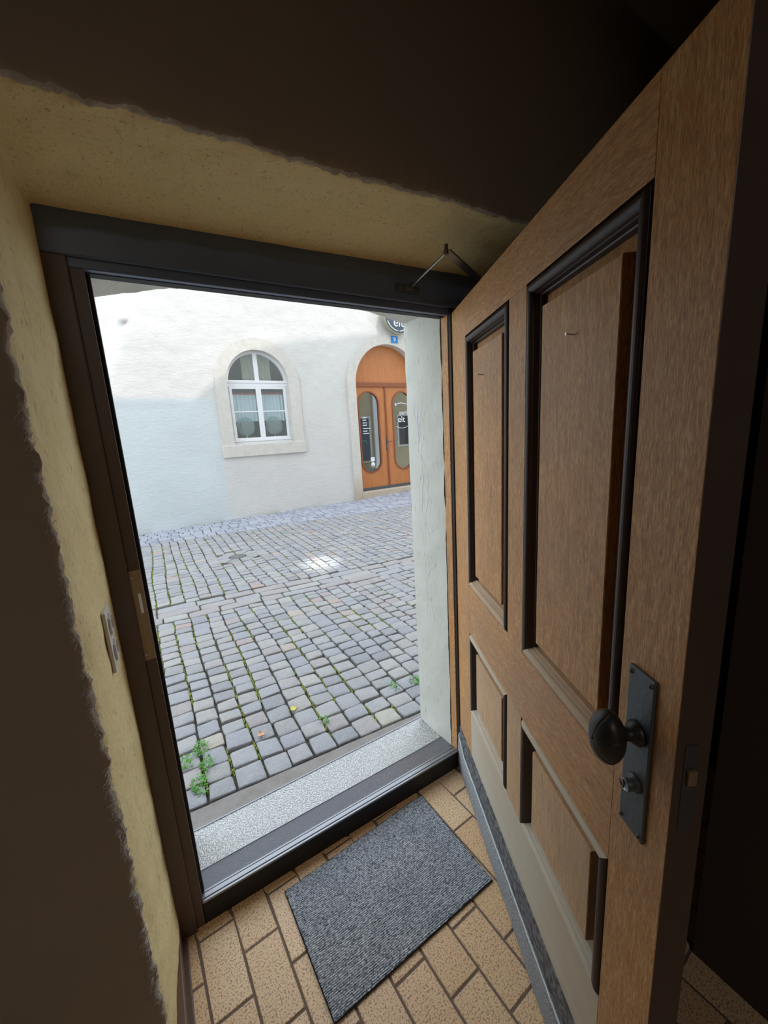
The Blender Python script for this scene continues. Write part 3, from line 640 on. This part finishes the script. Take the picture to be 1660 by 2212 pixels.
tag(b.build('cobweb_lint', M['lint'], recalc=False), 'grey fuzzy cobweb lint along the torn edge of the left wall', 'cobweb', kind='stuff')

# ================================================================== STREET
def gz(x, y):
    return -0.125 + max(0.0, x - 4.4) * 0.045 * max(0, min(1, y / 7.7)) + 0.012 * math.sin(x * 0.9 + y * 0.7)
def warp(s, t):      # street coordinates -> world
    sl = -0.07 - 0.009 * (t - 0.5)
    return s + 0.004 * (t - 2.8) * (s) , t + sl * (s if s > 0 else s * 0.4) - 0.0025 * max(0, s) ** 2 * 0
b = MB()
st = MB()
NX, NY = 60, 40
vs = [(x, y, gz(x, y) - 0.022 + noise.noise(Vector((x * 12, y * 12, 0))) * 0.004) for y in [YO + (8.1 - YO) * j / 160 for j in range(161)] for x in [-4 + 13.5 * i / 240 for i in range(241)]]
fs = [(j * 241 + i, j * 241 + i + 1, (j + 1) * 241 + i + 1, (j + 1) * 241 + i) for j in range(160) for i in range(240)]
st.add(vs, fs, 0, sm=True)
rs = random.Random(11)
def stone(s0, s1, t0, t1, mi, r=None, hz=0.0, n_jit=0.006):
    r = rs.random() if r is None else r
    g2 = 0.0062
    cs = [(s0 + g2, t0 + g2), (s1 - g2, t0 + g2), (s1 - g2, t1 - g2), (s0 + g2, t1 - g2)]
    cs = [(a + rs.uniform(-n_jit, n_jit), c + rs.uniform(-n_jit, n_jit)) for a, c in cs]
    cs = [Vector((*warp(a, c), 0)) for a, c in cs]
    cen = sum(cs, Vector()) / 4
    if not (-3.9 < cen.x < 9.2 and cen.y > YO + 0.05 and cen.y < 7.74): return
    if (cen - Vector((1.05, 4.78, 0))).length < 0.33 and mi == 0: return
    out = []
    for k in range(4):
        p, a, c = cs[k], cs[k - 1], cs[(k + 1) % 4]; rd = rs.uniform(0.09, 0.17)
        out += [p.lerp(a, rd), p.lerp(cen, 0.055 * rs.uniform(.4, 1.4)), p.lerp(c, rd)]
    z = gz(cen.x, cen.y) + hz + rs.uniform(-0.004, 0.004); tx, ty = rs.uniform(-.05, .05), rs.uniform(-.05, .05)
    n = len(out); vs = []
    for (sc_, dz) in ((1.0, -0.035), (1.0, -0.008), (0.975, -0.0022), (0.91, 0.0)):
        for p in out:
            q = cen + (p - cen) * sc_; vs.append((q.x, q.y, z + dz + (q.x - cen.x) * tx + (q.y - cen.y) * ty + (rs.uniform(-.0018, .0018) if dz > -0.02 else 0)))
    for k in range(4):
        q = cen + (cs[k] - cen) * 0.42; vs.append((q.x, q.y, z + 0.002 + rs.uniform(-.0025, .003)))
    fs = [(i * n + k, i * n + (k + 1) % n, (i + 1) * n + (k + 1) % n, (i + 1) * n + k) for i in range(3) for k in range(n)]
    o3 = 3 * n
    for k in range(4):
        c_ = 4 * n + k; nx = 4 * n + (k + 1) % 4; base = o3 + 3 * k
        fs += [(base, base + 1, c_), (base + 1, base + 2, c_), (base + 2, o3 + (3 * (k + 1)) % n, nx, c_)]
    fs.append((4 * n, 4 * n + 1, 4 * n + 2, 4 * n + 3))
    st.add(vs, fs, mi, r, True)
colw = []
x = -3.9
cx_ = []
while x < 9.3: w = rs.uniform(0.118, 0.150); cx_.append((x, x + w)); x += w
for ci, (a, c) in enumerate(cx_):
    for (T0, T1, step) in ((0.545, 2.86, 0.124), (3.34, 6.62, 0.118)):
        t_ = T0 + rs.uniform(0, 0.0) + (rs.uniform(-.02, .02) if T0 > 1 else 0)
        while t_ < T1 - 0.05:
            w = step * rs.uniform(0.84, 1.18)
            if T1 - (t_ + w) < 0.07: w = T1 - t_
            wob = noise.noise(Vector((ci * 0.35, t_ * 0.8, 2))) * 0.04; wob2 = noise.noise(Vector(((ci + 1) * 0.35, t_ * 0.8, 2))) * 0.04
            stone(a + wob, c + wob2, t_, t_ + w, 0); t_ += w
for (T0, T1) in ((2.88, 3.02), (3.02, 3.17), (3.17, 3.32)):
    x = -3.9 + rs.uniform(0, .2)
    while x < 9.3: w = rs.uniform(0.2, 0.42); stone(x, x + w, T0, T1, 0, rs.choice([.6, .9, .93, .75]), -0.004, 0.004); x += w
t_ = 6.64
for k in range(12):
    x = -3.9 + rs.uniform(0, .2)
    while x < 9.3: w = rs.uniform(0.13, 0.22); stone(x, x + w, t_, t_ + 0.17, 1, None, 0.0); x += w
    t_ += 0.17
# petal stones round the valve cover
for k in range(8):
    a0 = 2 * PI * k / 8; r_in, r_out = 0.13, 0.32; z = gz(1.05, 4.78)
    pts = [(r_in, a0 + .06), (r_out * .9, a0 + .04), (r_out, a0 + PI / 8), (r_out * .9, a0 + PI / 4 - .04), (r_in, a0 + PI / 4 - .06)]
    P = [Vector((1.05 + r * math.cos(a), 4.78 + r * math.sin(a), 0)) for r, a in pts]; c0 = sum(P, Vector()) / 5
    vs = [(p.x, p.y, z - .03) for p in P] + [(p.x, p.y, z - .008) for p in P] + [tuple(c0 + (p - c0) * .9 + Vector((0, 0, z))) for p in P]
    st.add(vs, [(i * 5 + j, i * 5 + (j + 1) % 5, (i + 1) * 5 + (j + 1) % 5, (i + 1) * 5 + j) for i in (0, 1) for j in range(5)] + [(10, 11, 12, 13, 14)], 0, rs.random() * .8)
# concrete strip in front of the step
ST = MB()
vs = []; nn = 160
for j in range(9):
    for i in range(nn + 1):
        x = -4 + 13 * i / nn; y = YO + 0.005 + (0.545 + (-0.07 * (x if x > 0 else x * .4)) - YO - 0.012) * j / 8
        y = max(y, YO + 0.001 * j)
        vs.append((x, y, gz(x, y) - 0.006 + noise.noise(Vector((x * 8, y * 8, 1))) * 0.004))
ST.add(vs, [(j * (nn + 1) + i, j * (nn + 1) + i + 1, (j + 1) * (nn + 1) + i + 1, (j + 1) * (nn + 1) + i) for j in range(8) for i in range(nn)], sm=True)
tag(ST.build('kerb_strip', M['asphalt'], recalc=False), 'narrow worn concrete strip between doorstep and cobbles', 'kerb', kind='structure')
tag(st.build('cobbled_street', [M['sett'], M['sett_blue']], rnd=True, recalc=True), 'grey granite cobbled street with mossy joints', 'street', kind='structure')
bpy.data.objects['cobbled_street'].data.materials.append(M['joint'])
me = bpy.data.objects['cobbled_street'].data
nf = 160 * 240
mi = [0] * len(me.polygons); me.polygons.foreach_get('material_index', mi); mi[:nf] = [2] * nf; me.polygons.foreach_set('material_index', mi)
# valve cover
b = MB(); b.lathe([(0.0, 0.0), (0.07, 0.0), (0.075, -.003), (0.09, -.003), (0.095, 0.001), (0.105, 0.001), (0.108, -0.02)], 28, Matrix.Translation((1.05, 4.78, gz(1.05, 4.78) + .002)))
tag(b.build('valve_cover', M['cast_iron']), 'small round valve cover ringed by radial cobbles in the street', 'valve cover')
# moss in the long joints
b = MB(); rm = random.Random(5)
for ci, (a, c) in enumerate(cx_):
    for k in range(420):
        t_ = rm.uniform(0.55, 6.4)
        if 2.86 < t_ < 3.34: continue
        dn = noise.noise(Vector((ci * 0.9, t_ * 1.3, 9))) + (0.4 if a < 0.2 else 0.12 if a < .8 else 0) - 0.02 * max(0, t_ - 3)
        if dn < 0.14 or not (-0.6 < a < 7.5) or t_ < 0.62: continue
        wob = noise.noise(Vector((ci * 0.35, t_ * 0.8, 2))) * 0.04
        x, y = warp(a + wob + rm.gauss(0, 0.004), t_)
        if y < YO + 0.12 or abs(x - 0.085) < 0.06 and abs(y - 0.92) < 0.09: continue
        z = gz(x, y) - 0.016; r = rm.uniform(0.003, 0.007); hh = rm.uniform(0.009, 0.015)
        vs = [(x + r * math.cos(q), y + r * 2.8 * math.sin(q), z) for q in (0, 1.26, 2.5, 3.77, 5.0)] + [(x + r * .6 * math.cos(q), y + r * 1.8 * math.sin(q), z + hh * .8) for q in (0, 1.26, 2.5, 3.77, 5.0)] + [(x, y, z + hh)]
        b.add(vs, [(i, (i + 1) % 5, 5 + (i + 1) % 5, 5 + i) for i in range(5)] + [(5 + i, 5 + (i + 1) % 5, 10) for i in range(5)], 0, 0, True)
tag(b.build('joint_moss', M['moss'], recalc=False), 'yellow green moss growing in the joints of the cobbles', 'moss', kind='stuff')
# weeds
def weed(x, y, n, R, label, seed):
    r_ = random.Random(seed); z = gz(x, y) - 0.008; b = MB()
    o = empty('weed', (x, y, z))
    for i in range(n):
        a = r_.uniform(0, 2 * PI); rad = R * math.sqrt(r_.random()); px, py = rad * math.cos(a) * 0.6, rad * math.sin(a); h_ = r_.uniform(0.006, 0.026)
        L_ = r_.uniform(0.010, 0.02); d = Vector((math.cos(a + r_.gauss(0, 1)), math.sin(a + r_.gauss(0, 1)), r_.uniform(-.1, .6))).normalized(); s_ = d.cross(Vector((0, 0, 1))).normalized() * L_ * .35; p = Vector((px, py, h_)); up = Vector((0, 0, .002))
        b.add([p, p + d * L_ * .5 + s_ + up, p + d * L_, p + d * L_ * .5 - s_ + up, p + d * L_ * .5], [(0, 4, 1), (1, 4, 2), (2, 4, 3), (3, 4, 0)])
    b.build('foliage', M['leaf_green'], o, recalc=False)
    b = MB()
    for i in range(max(4, n // 6)):
        a = r_.uniform(0, 2 * PI); b.tube([(0, 0, 0), (math.cos(a) * R * .3, math.sin(a) * R * .45, .012), (math.cos(a) * R * .55, math.sin(a) * R * .8, .01)], 0.0009, 5)
    b.build('stem', M['leaf_green'], o)
    return tag(o, label, 'weed', 'weeds between the cobbles')
for i, (x, y, n, R, lab) in enumerate((
    (0.05, 0.66, 90, 0.06, 'leafy green weed between cobbles nearest the left end of the doorstep'),
    (-0.004, 0.86, 60, 0.06, 'leafy weed hard against the dark left door frame post'),
    (0.085, 0.92, 80, 0.06, 'green weed in the leftmost mossy joint, uppermost of the clumps there'),
    (0.098, 0.78, 60, 0.05, 'small weed just below the uppermost left clump between cobbles'),
    (1.42, 0.72, 50, 0.05, 'green weed beside the foot of the white stone jamb'),
    (1.27, 0.745, 36, 0.045, 'tiny sparse weed a few cobbles left of the white stone jamb'),
    (0.75, 0.72, 24, 0.035, 'tiny weed in the middle of the near cobbles'))): weed(x, y, n, R, lab, 40 + i)
def leaf(name, x, y, z, size, rz, mat, label, curl=.4):
    vs = []; fs = []; n = 10
    for i in range(n + 1):
        u = i / n; w = size * .42 * math.sin(PI * u ** .8) * (1 + .15 * math.sin(u * 18))
        for k in (-1, -.5, 0, .5, 1): vs.append(((u - .5) * size, k * w, .004 + curl * size * (.5 * abs(k) ** 2 * .5 + (u - .4) ** 2)))
    for i in range(n):
        for k in range(4): a = i * 5 + k; fs.append((a, a + 1, a + 6, a + 5))
    b = MB(); b.add(vs, fs, sm=True); b.tube([(-size * .5, 0, .006 + curl * size * .16), (-size * .85, .004, .004)], .0012, 6)
    o = b.build(name, mat, recalc=False); o.location = (x, y, z); o.rotation_euler = (0.1, 0, rz); return tag(o, label, 'leaf')
leaf('fallen_leaf', 0.398, 0.819, gz(.4, .8) + .002, 0.042, 1.9, M['leaf_orange'], 'curled pale orange leaf lying on the near cobbles', .9)
leaf('fallen_leaf', 0.63, 0.93, gz(.63, .93) + .002, 0.045, 0.2, M['leaf_yellow'], 'flat yellow leaf lying on the near cobbles')

# ================================================================== OPPOSITE HOUSE
Y2 = 7.76
def bulge(x, z):
    # rounded plaster fold near the upper left
    xe = 0.05 + 0.32 * max(0, z - 3.6) ** 1.2 - 0.38 * max(0, 3.75 - z) ** 1.0
    s = 1 / (1 + math.exp(-(x - xe) / 0.05)); top = 1
    return -0.11 * s * max(0, min(1, (z - 2.3) / 1.3))
WX, WZ0, WSP, WR = 2.45, 1.47, 2.78, 0.665       # window opening
DX, DSP, DR = 5.78, 2.77, 0.975                   # door opening
def inside(x, z, m=0.10):
    if abs(x - WX) < WR + m and WZ0 - m < z < WSP: return True
    if (x - WX) ** 2 + (z - WSP) ** 2 < (WR + m) ** 2 and z >= WSP: return True
    if abs(x - DX) < DR + m and z < DSP: return True
    if (x - DX) ** 2 + (z - DSP) ** 2 < (DR + m) ** 2 and z >= DSP: return True
    return False
bm = bmesh.new(); step = 0.05; X0, X1, Z0, Z1 = -4.0, 9.5, -0.3, 6.0
nx = int((X1 - X0) / step); nz = int((Z1 - Z0) / step); G = {}
def gv(i, j):
    if (i, j) not in G:
        x = X0 + i * step; z = Z0 + j * step; up_ = 1 / (1 + math.exp(-(z - 2.6) / .1))
        y = Y2 + noise.noise(Vector((x * 1.1, 0, z * 1.1))) * 0.02 + (noise.noise(Vector((x * 4, 3, z * 5))) * 0.010 + noise.noise(Vector((x * 9, 3, z * 11))) * 0.006) * (0.35 + 0.65 * up_) + bulge(x, z) * math.exp(-max(0, x - .6) * 1.2)
        G[i, j] = bm.verts.new((x, y, z))
    return G[i, j]
for i in range(nx):
    for j in range(nz):
        if inside(X0 + (i + .5) * step, Z0 + (j + .5) * step): continue
        f = bm.faces.new((gv(i, j), gv(i, j + 1), gv(i + 1, j + 1), gv(i + 1, j))); f.smooth = True
me = bpy.data.meshes.new('wall_opposite'); bmesh.ops.reverse_faces(bm, faces=bm.faces[:]); bm.to_mesh(me); bm.free(); me.materials.append(M['facade'])
o = bpy.data.objects.new('wall_opposite', me); COL.objects.link(o); tag(o, 'rough white plastered house wall across the street', 'wall', kind='structure')
# upper part of the opposite house (off camera, closes the street)
b = MB(); b.box(-4, 9.5, Y2, Y2 + 0.3, 5.9, 8.5); tag(b.build('wall_upper_opposite', M['facade']), 'upper storeys of the white house across the street', 'wall', kind='structure')

# ---- window
win = tag(empty('window_1', (WX, Y2, 0)), 'arched white window in a limestone surround across the street', 'window', kind='structure')
OR = 0.905
def outl(r, z0, n=28): return [(-r, z0)] + arc(0, WSP, r, PI, 0, n) + [(r, z0)]
b = MB(); b.strip(outl(OR, 1.45), outl(WR, 1.45), -0.03, 0.20); b.build('stone_surround', M['limestone'], win)
b = MB(); b.box(-0.92, 0.93, -0.05, 0.20, 1.215, 1.475, 0.012); b.build('stone_sill', M['limestone'], win)
YF = 0.12
fm = MB(); fm.strip(outl(WR + .01, 1.49), outl(WR - 0.055, 1.49), YF, YF + 0.07)
fm.box(-WR, WR, YF - 0.025, YF + 0.05, WSP + 0.0, WSP + 0.055, 0.004); fm.box(-WR, WR, YF - 0.012, YF + 0.05, WSP - 0.075, WSP + 0.005, 0.004)
fm.box(-WR, WR, YF - 0.03, YF + 0.06, 1.475, 1.535, 0.006); fm.box(-WR + .01, WR - .01, YF - 0.05, YF + 0.05, 1.535, 1.565, 0.005)
fm.box(-0.045, 0.045, YF - 0.01, YF + 0.06, WSP + 0.05, WSP + WR - .02, 0.004)
fm.build('window_frame', M['white_paint'], win)
for s in (-1, 1):
    x0, x1 = (0.0, s * (WR - 0.05)); xa, xb = sorted((x0, x1))
    sm = MB(); z0, z1 = 1.566, WSP - 0.076
    sm.box(xa, xa + 0.055, YF - 0.02, YF + 0.04, z0, z1, 0.004); sm.box(xb - 0.055, xb, YF - 0.02, YF + 0.04, z0, z1, 0.004)
    sm.box(xa + .01, xb - .01, YF - 0.018, YF + 0.038, z0, z0 + 0.05, 0.003); sm.box(xa + .01, xb - .01, YF - 0.018, YF + 0.038, z1 - 0.05, z1 - .001, 0.003)
    sm.box(xa + .03, xb - .03, YF - 0.012, YF + 0.03, 2.165, 2.19, 0.003)
    sa = sm.build('sash', M['white_paint'], win)
    gl = MB(); gl.box(xa + .03, xb - .03, YF + 0.01, YF + 0.014, z0 + .02, z1 - .02); gl.build('pane', M['glass'], sa)
gl = MB(); gl.prism(arc(0, WSP, WR - .04, PI, 0, 24), YF + .02, YF + .024); gl.build('arch_pane', M['glass'], win)
# dim room behind both openings
def room(cx, w, z0, z1, name, lab):
    b = MB(); y0, y1 = Y2 + 0.2, Y2 + 1.9
    b.box(cx - w - .05, cx - w, y0, y1, z0, z1); b.box(cx + w, cx + w + .05, y0, y1, z0, z1); b.box(cx - w, cx + w, y1, y1 + .05, z0, z1); b.box(cx - w, cx + w, y0, y1, z0 - .05, z0); b.box(cx - w, cx + w, y0, y1, z1, z1 + .05)
    tag(b.build(name, M['dark_room']), lab, 'wall', kind='structure')
room(WX, 1.0, 1.35, 3.6, 'wall_behind_window', 'dim room walls seen through the arched window')
room(DX, 1.15, 0.0, 3.9, 'wall_behind_shop_door', 'dim shop interior walls seen through the oval glasses')
# curtains and glass discs
def cloth(name, x0, x1, z0, z1, y, mat, amp=0.012, folds=7, parent=None):
    vs = []; fs = []; n = 60
    for i in range(n + 1):
        u = i / n; x = x0 + (x1 - x0) * u; dy = amp * math.sin(u * folds * 2 * PI) + amp * .4 * noise.noise(Vector((u * 12, z0, 1)))
        vs += [(x, y + dy, z0), (x, y + dy * .5, z1)]
    for i in range(n): fs.append((2 * i, 2 * i + 2, 2 * i + 3, 2 * i + 1))
    b = MB(); b.add(vs, fs, sm=True); return b.build(name, mat, parent, recalc=False)
for s, lab in ((-1, 'pale cloth half curtain behind the left sash of the arched window'), (1, 'pale cloth half curtain behind the right sash of the arched window')):
    ct = tag(empty('cafe_curtain', (WX + s * 0.31, Y2 + 0.25, 1.97)), lab, 'curtain', 'half curtains in the arched window')
    cloth('cloth', -0.27, 0.27, 0.0, 0.58, 0.0, M['curtain'], parent=ct); cloth('red_hem', -0.27, 0.27, 0.575, 0.61, -0.001, M['red_band'], parent=ct)
    b = MB(); b.tube([(-0.29, 0, 0.62), (0.29, 0, 0.62)], 0.007, 8); b.build('rod', M['skirting'], ct)
for s, lab in ((-1, 'beige sheer curtain behind the left half of the arched fanlight'), (1, 'beige sheer curtain behind the right half of the arched fanlight')):
    c_ = cloth('sheer_curtain', -0.14, 0.17, 0.0, 0.62 , 0.0, M['sheer'], 0.02, 4); c_.location = (WX + (0.20 if s > 0 else -0.12), Y2 + 0.33, 2.82); tag(c_, lab, 'curtain', 'sheer curtains in the arched fanlight')
for x, lab in ((WX - 0.33, 'round aqua glass disc on a stand behind the left lower pane'), (WX + 0.30, 'round clear glass disc on a stand behind the right lower pane')):
    d_ = tag(empty('glass_disc', (x, Y2 + 0.215, 1.56)), lab, 'glass disc', 'round glass discs on the window ledge')
    R_ = Matrix.Translation((0, 0, 0.30)) @ Matrix.Rotation(PI / 2, 4, 'X')
    b = MB(); b.lathe([(0.0, .012), (0.12, .010), (0.19, .004), (0.20, 0.0), (0.19, -.004), (0.12, -.010), (0.0, -.012)], 40, R_); b.build('disc', M['disc_glass'], d_)
    b = MB(); b.tube([(0, .02, 0), (0, .02, 0.16)], 0.009, 8); b.box(-.05, .05, -.01, .05, -0.03, 0.0, .003); b.build('stand', M['socket'], d_)
b = MB(); b.box(WX - .66, WX + .66, Y2 + .195, Y2 + .42, 1.48, 1.528, .004); tag(b.build('inner_ledge', M['sheer']), 'pale inner window ledge behind the arched window', 'ledge')

# ---- shop double door
sd = tag(empty('door_2', (DX, Y2, 0)), 'arched orange brown oak double door with oval glass across the street', 'door', kind='structure')
def outd(r, z0, n=30): return [(-r, z0)] + arc(0, DSP, r, PI, 0, n) + [(r, z0)]
b = MB(); b.strip(outd(1.20, -0.2), outd(DR, -0.2), -0.04, 0.22); b.build('stone_surround', M['limestone'], sd)
b = MB(); b.box(-DR - .01, DR + .01, -0.06, 0.35, -0.16, 0.055, 0.01); o_ = b.build('stone_step', M['limestone'], sd)
YD = 0.18
b = MB(); b.box(-DR, DR, YD - 0.03, YD + 0.06, 0.055, 0.13, 0.003); b.build('kick_rail', M['iron'], sd)
b = MB(); pa = arc(0, DSP + .06, DR, PI, 0, 30); pa = [(x, max(z, DSP + .06)) for x, z in pa]; b.prism(pa, YD, YD + .04); b.build('arched_panel', M['door_wood'], sd)
b = MB(); b.box(-DR, DR, YD - 0.04, YD + .05, DSP - 0.045, DSP + 0.065, 0.01); b.build('transom', M['door_wood_dk'], sd)
OV = 0.285
def oval(r, L_, cx, cz, n=14): return arc(cx, cz + L_, r, PI, 0, n) + arc(cx, cz - L_, r, 0, -PI, n)
for s in (-1, 1):
    cxo = -0.53 if s < 0 else 0.50 ; cz = 1.57; Lh = 0.74
    x0, x1 = (-DR, -0.02) if s < 0 else (-0.02, DR)
    inner = oval(OV, Lh, cxo, cz)
    outer = []
    for (x, z) in inner:      # project oval points onto the leaf rectangle
        dx, dz = x - cxo, z - cz; k = 1e9
        if dx > 1e-6: k = min(k, (x1 - cxo) / dx)
        if dx < -1e-6: k = min(k, (x0 - cxo) / dx)
        if dz > 1e-6: k = min(k, (DSP - .045 - cz) / dz)
        if dz < -1e-6: k = min(k, (0.13 - cz) / dz)
        outer.append((cxo + dx * k, cz + dz * k))
    # snap nearest to rectangle corners so the corners close
    for cxr in (x0, x1):
        for czr in (0.13, DSP - .045):
            i_ = min(range(len(outer)), key=lambda i: (outer[i][0] - cxr) ** 2 + (outer[i][1] - czr) ** 2); outer[i_] = (cxr, czr)
    b = MB(); b.strip(outer, inner, YD, YD + .05, closed=True); lf = b.build('door_leaf', M['door_wood'], sd)
    b = MB(); b.strip(oval(OV + .03, Lh, cxo, cz), oval(OV - .005, Lh, cxo, cz), YD - .018, YD + .01, closed=True); b.build('oval_moulding', M['door_wood_dk'], lf)
    b = MB(); b.prism(oval(OV, Lh, cxo, cz), YD + .02, YD + .024); b.build('oval_pane', M['shop_glass'], lf)
    if s > 0:
        t1 = text_obj('lettering', 'punkt', 0.155, (cxo + .10, YD + .012, 2.06), (PI / 2, 0, 0), M['white_letter'], lf, 0.002, bold=0.003)
        t2 = text_obj('lettering', 'elt', 0.23, (cxo - .02, YD + .012, 1.88), (PI / 2, 0, 0), M['white_letter'], lf, 0.002, bold=0.006)
        b = MB(); a_ = [(cxo - .19 + .36 * i / 14, YD + .014, 2.28 + .035 * math.sin(PI * i / 14)) for i in range(15)]; b.tube(a_, .011, 8); b.lathe([(0, .004), (.032, .004), (.032, 0), (0, 0)], 16, Matrix.Translation((cxo - .19, YD + .014, 2.27)) @ Matrix.Rotation(PI / 2, 4, 'X')); b.build('arc_mark', M['white_letter'], lf)
        b = MB(); b.tube([(cxo - .20 + .4 * i / 14, YD + .014, 1.70 - .05 * math.sin(PI * i / 14)) for i in range(15)], .006, 8); b.build('arc_mark', M['white_letter'], lf)
        b = MB(); b.box(-.065, -.005, YD - .012, YD, 1.08, 1.44, .006); hp = b.build('handle_plate', M['iron'], lf)
        b = MB(); b.tube([(-.035, YD - .01, 1.31), (-.035, YD - .05, 1.31), (.10, YD - .055, 1.31)], .010, 8); b.build('lever', M['iron'], hp)
        b = MB(); b.lathe([(0, .012), (.014, .012), (.016, 0)], 12, Matrix.Translation((-.035, YD - .012, 1.17)) @ Matrix.Rotation(PI / 2, 4, 'X')); b.build('lock_cylinder', M['steel'], hp)
    else:
        b = MB(); rr = random.Random(2)
        for k, (w, z) in enumerate(((.12, 1.96), (.10, 1.90), (.13, 1.83), (.11, 1.77), (.22, 1.69), (.10, 1.62), (.15, 1.56))):
            x = cxo - .20
            while x < cxo - .20 + w: l_ = rr.uniform(.014, .035); b.box(x, x + l_, YD + .010, YD + .013, z - .012, z + .012); x += l_ + .008
        b.build('small_print', M['white_letter'], lf)
        b = MB(); b.box(cxo - .03, cxo + .09, YD + .008, YD + .012, .82, .93); b.build('sticker', M['white_letter'], lf)
        b = MB(); b.lathe([(0, .004), (.062, .004), (.062, 0), (0, 0)], 24, Matrix.Translation((cxo + .03, YD + .012, .735)) @ Matrix.Rotation(PI / 2, 4, 'X')); b.build('sticker', M['white_letter'], lf)
b = MB(); b.box(-0.045, 0.005, YD - .025, YD + .01, .13, DSP - .045, .008); b.build('astragal', M['door_wood_dk'], sd)
# things behind the oval glass
b = MB(); b.box(DX + .33, DX + .66, Y2 + .30, Y2 + .32, 1.15, 1.72); tag(b.build('poster', M['black_board']), 'dark poster behind the right oval glass', 'poster')
pp = tag(empty('potted_plant', (DX - .66, Y2 + .42, 0.0)), 'spiky leaved plant behind the left oval glass', 'plant')
b = MB()
for k in range(26):
    a = k * 2.4; L_ = .3 + .08 * (k % 3); vs = []
    for i in range(6): u = i / 5; r = L_ * u; z = 1.32 + .28 * u - .32 * u * u; w = .018 * (1 - u); vs += [(r * math.cos(a) * .7 - w * math.sin(a), r * math.sin(a) * .4 + w * math.cos(a), z), (r * math.cos(a) * .7 + w * math.sin(a), r * math.sin(a) * .4 - w * math.cos(a), z)]
    b.add(vs, [(2 * i, 2 * i + 1, 2 * i + 3, 2 * i + 2) for i in range(5)])
b.build('foliage', M['leaf_green'], pp, recalc=False)
b = MB(); b.tube([(0, 0, .3), (0.01, 0, 1.34)], [.022, .014], 10); b.build('stem', M['skirting'], pp)
b = MB(); b.lathe([(0, 0.03), (.13, .03), (.17, .36), (.15, .36), (.14, .31), (0, .31)], 24, Matrix.Translation((0, 0, 0))); b.build('pot', M['iron'], pp)

# sign and house number
sg = tag(empty('round_sign', (6.04, Y2 - .16, 4.385)), 'round charcoal shop sign with white letters above the arched door', 'sign')
R_ = Matrix.Rotation(PI / 2, 4, 'X')
b = MB(); b.lathe([(0, -.04), (.42, -.04), (.43, -.03), (.43, .05), (.42, .06), (.405, .06), (.405, .05)], 48, R_); b.build('rim', M['sign_rim'], sg)
b = MB(); b.lathe([(0.41, .052), (0, .052)], 48, R_, sm=False); b.build('face', M['sign_dark'], sg)
text_obj('lettering', 'elt', 0.31, (0.0, -.056, -.15), (PI / 2, 0, 0), M['white_letter'], sg, 0.004, bold=.008)
text_obj('lettering', 'punkt', 0.2, (0.0, -.056, .10), (PI / 2, 0, 0), M['white_letter'], sg, 0.004, bold=.004)
b = MB(); b.tube([(.35 * math.cos(a), -.056, -.0 + .35 * math.sin(a)) for a in [PI * 1.12 + PI * .76 * i / 20 for i in range(21)]], .012, 8); b.build('smile_arc', M['white_letter'], sg)
b = MB(); b.box(-.1, .1, .04, .17, -.06, .06, .005); b.build('wall_bracket', M['sign_rim'], sg)
hn = tag(empty('house_number_plate', (6.0, Y2 - .052, 3.865)), 'small blue enamel house number plate above the arched door', 'number plate')
b = MB(); b.box(-.105, .105, 0, .01, -.085, .085, .003); b.build('plate', M['blue_enamel'], hn)
text_obj('digit', '9', 0.15, (0, -.003, 0), (PI / 2, 0, 0), M['white_letter'], hn, .002, bold=.004)
# round knob in the wall
b = MB(); b.lathe([(0, .055), (.03, .05), (.055, .03), (.065, 0.0), (.075, -.02)], 20, Matrix.Translation((0.12, Y2 - .10, 3.84)) @ R_)
tag(b.build('wall_anchor', M['facade']), 'small round plastered anchor knob high on the opposite wall', 'wall anchor')
